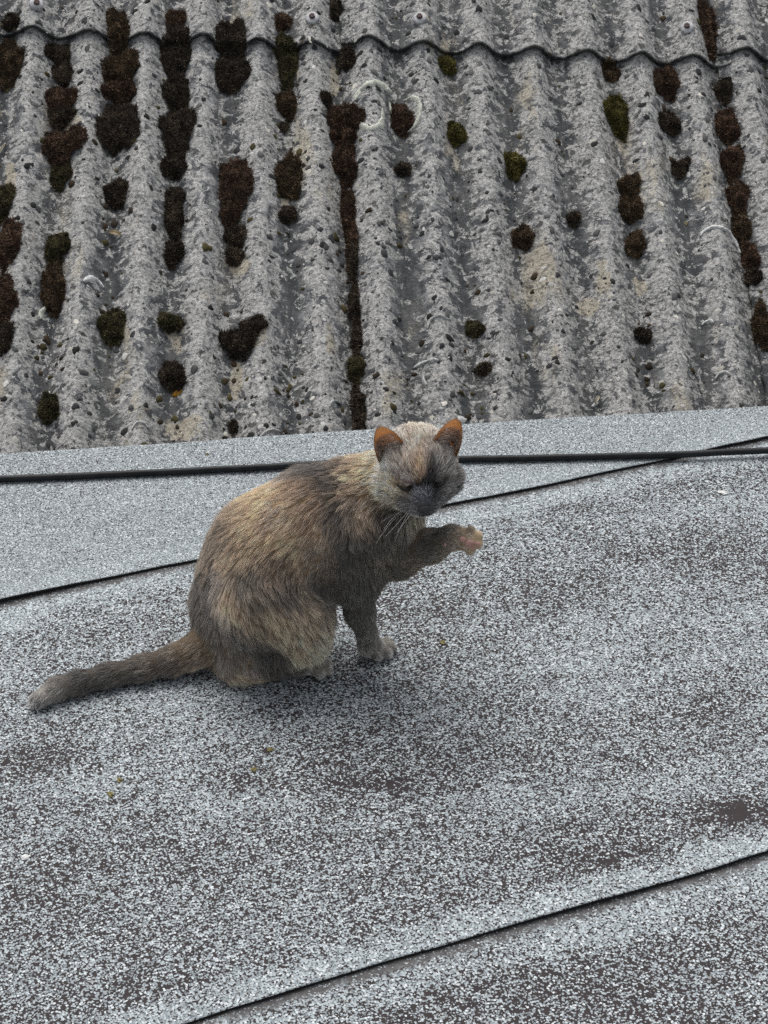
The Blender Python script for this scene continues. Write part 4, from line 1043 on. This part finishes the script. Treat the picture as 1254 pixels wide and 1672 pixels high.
n_ = N(nt_); out = nt_.nodes.new('ShaderNodeOutputMaterial')
hi = nt_.nodes.new('ShaderNodeHairInfo')
ct = n_.attr('hair_col', 'Color')
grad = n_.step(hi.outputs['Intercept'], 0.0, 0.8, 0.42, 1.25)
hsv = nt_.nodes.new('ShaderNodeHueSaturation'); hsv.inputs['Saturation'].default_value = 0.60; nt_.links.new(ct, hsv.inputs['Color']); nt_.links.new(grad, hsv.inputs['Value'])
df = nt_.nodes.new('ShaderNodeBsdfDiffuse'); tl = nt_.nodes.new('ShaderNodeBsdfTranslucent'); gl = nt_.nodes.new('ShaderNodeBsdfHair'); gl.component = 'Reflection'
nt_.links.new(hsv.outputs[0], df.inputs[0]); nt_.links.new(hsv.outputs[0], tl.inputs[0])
gl.inputs['Color'].default_value = (0.9, 0.88, 0.85, 1); gl.inputs['RoughnessU'].default_value = 0.35; gl.inputs['RoughnessV'].default_value = 0.6
m1 = nt_.nodes.new('ShaderNodeMixShader'); m1.inputs[0].default_value = 0.30; nt_.links.new(df.outputs[0], m1.inputs[1]); nt_.links.new(tl.outputs[0], m1.inputs[2])
m2 = nt_.nodes.new('ShaderNodeMixShader'); m2.inputs[0].default_value = 0.045; nt_.links.new(m1.outputs[0], m2.inputs[1]); nt_.links.new(gl.outputs[0], m2.inputs[2])
nt_.links.new(m2.outputs[0], out.inputs[0]); hc.materials.append(m_fur)

# ---- nose, closed eyes, mouth, pads, whiskers
MAT['nose'] = noise_material('nose_leather', (0.030, 0.029, 0.031), (0.060, 0.058, 0.062), 700, 0.5, 0.4, 0.3, 0.0004)
MAT['lid'] = noise_material('eyelid_skin', (0.012, 0.011, 0.011), (0.025, 0.023, 0.022), 400, 0.6, 0.3, 0.0)
MAT['pad'] = noise_material('paw_pad_skin', (0.46, 0.25, 0.22), (0.64, 0.38, 0.34), 500, 0.65, 0.3, 0.3, 0.0004)
MAT['whisker'] = noise_material('whisker_white', (0.75, 0.74, 0.72), (0.85, 0.84, 0.82), 50, 0.4, 0.4, 0.0)
MAT['claw'] = noise_material('claw_horn', (0.45, 0.40, 0.33), (0.6, 0.55, 0.47), 300, 0.4, 0.5, 0.0)
def blob(name, cen, ax, rad, mat, shape=None):
    bm = bmesh.new(); bmesh.ops.create_icosphere(bm, subdivisions=3, radius=1)
    V = np.array([v.co for v in bm.verts]); Fc = [tuple(v.index for v in f.verts) for f in bm.faces]; bm.free()
    if shape is not None: V = shape(V)
    P = np.array(cen) + (V[:, :1] * rad[0]) * ax[0] + (V[:, 1:2] * rad[1]) * ax[1] + (V[:, 2:] * rad[2]) * ax[2]
    return mesh_obj(name, P, Fc, mat, catb)
def nose_shape(V):
    V = V.copy(); V[:, 0] *= 0.55 + 0.45 * np.clip((V[:, 1] + 1) / 1.2, 0, 1); V[:, 1] += 0.15 * np.abs(V[:, 0])
    return V
hN = body_bvh.ray_cast(Vector(H(0, -11, 90)), Vector(-HF)); nz_c = np.array(hN[0]) - HF * 0.0004 - HU * 0.001
blob('nose', nz_c, (HR, HU, HF), (.0094, .0070, .0058), MAT['nose'], nose_shape)
def face_pt(r, u, lift=0.0006):
    h = body_bvh.ray_cast(Vector(H(r, u, 95)), Vector(-HF)); p = h[0] if h[0] else Vector(H(r, u, 40))
    return np.array(p) + HF * lift
for sd_ in (-1, 1):
    E_ = [face_pt(sd_ * (10 + 22 * t), 15.0 + 3.0 * t - 4.0 * math.sin(math.pi * t) ** 0.9 + 2.5, 0.0030) for t in np.linspace(0, 1, 13)]
    tube('closed_eye', E_, 0.0019, MAT['lid'], catb, 8, taper=[0.5 + 0.7 * math.sin(math.pi * min(1, t * .9 + .1)) for t in np.linspace(0, 1, 13)])
Mth = [face_pt(8 * t, -23.5 - 1.2 * math.sin(abs(t) * 3.1), 0.0012) for t in np.linspace(-1, 1, 15)]
tube('mouth', Mth, 0.0006, MAT['lid'], catb, 6)
for (pc, pn), pr in zip(padn, (.0046, .0066, .0038, .0038)):
    pn = pn / np.linalg.norm(pn); t1 = np.cross(pn, [0, 0, 1.0]); t1 /= np.linalg.norm(t1); t2 = np.cross(pn, t1)
    blob('paw_pad', pc - pn * 0.0006, (t1, t2, pn), (pr, pr * .8, pr * .45), MAT['pad'])
hw = hit(727, 889)
if hw[0]: blob('paw_pad', np.array(hw[0]), (RT, UPV, -AX), (.0018, .0026, .0016), MAT['pad'])
WH = [((666, 834), (655, 850), (640, 864), (628, 878), -.095), ((657, 836), (640, 850), (625, 868), (614, 888), -.10), ((652, 836), (642, 840), (632, 846), (622, 853), -.095), ((672, 837), (665, 848), (655, 860), (646, 872), -.09),
      ((660, 832), (648, 838), (636, 850), (626, 866), -.10), ((622, 793), (610, 790), (597, 788), (583, 787), -.085), ((668, 836), (658, 852), (650, 868), (644, 886), -.085), ((716, 832), (726, 838), (734, 842), (742, 843), -.09)]
for P4 in WH:
    h = hit(*P4[0]); y0 = (h[0].y - YC) if h[0] else -.07
    Q = [PX(P4[i][0], P4[i][1], y0 + (P4[4] - y0) * (i / 3)) for i in range(4)]
    Q = np.array(Q); t = np.linspace(0, 1, 14)[:, None]
    B3 = (1 - t) ** 3 * Q[0] + 3 * t * (1 - t) ** 2 * (Q[1] * 1.0) + 3 * t ** 2 * (1 - t) * Q[2] + t ** 3 * Q[3]
    tube('whisker', B3, 0.00030, MAT['whisker'], catb, 6, taper=np.linspace(1, 0.25, 14))
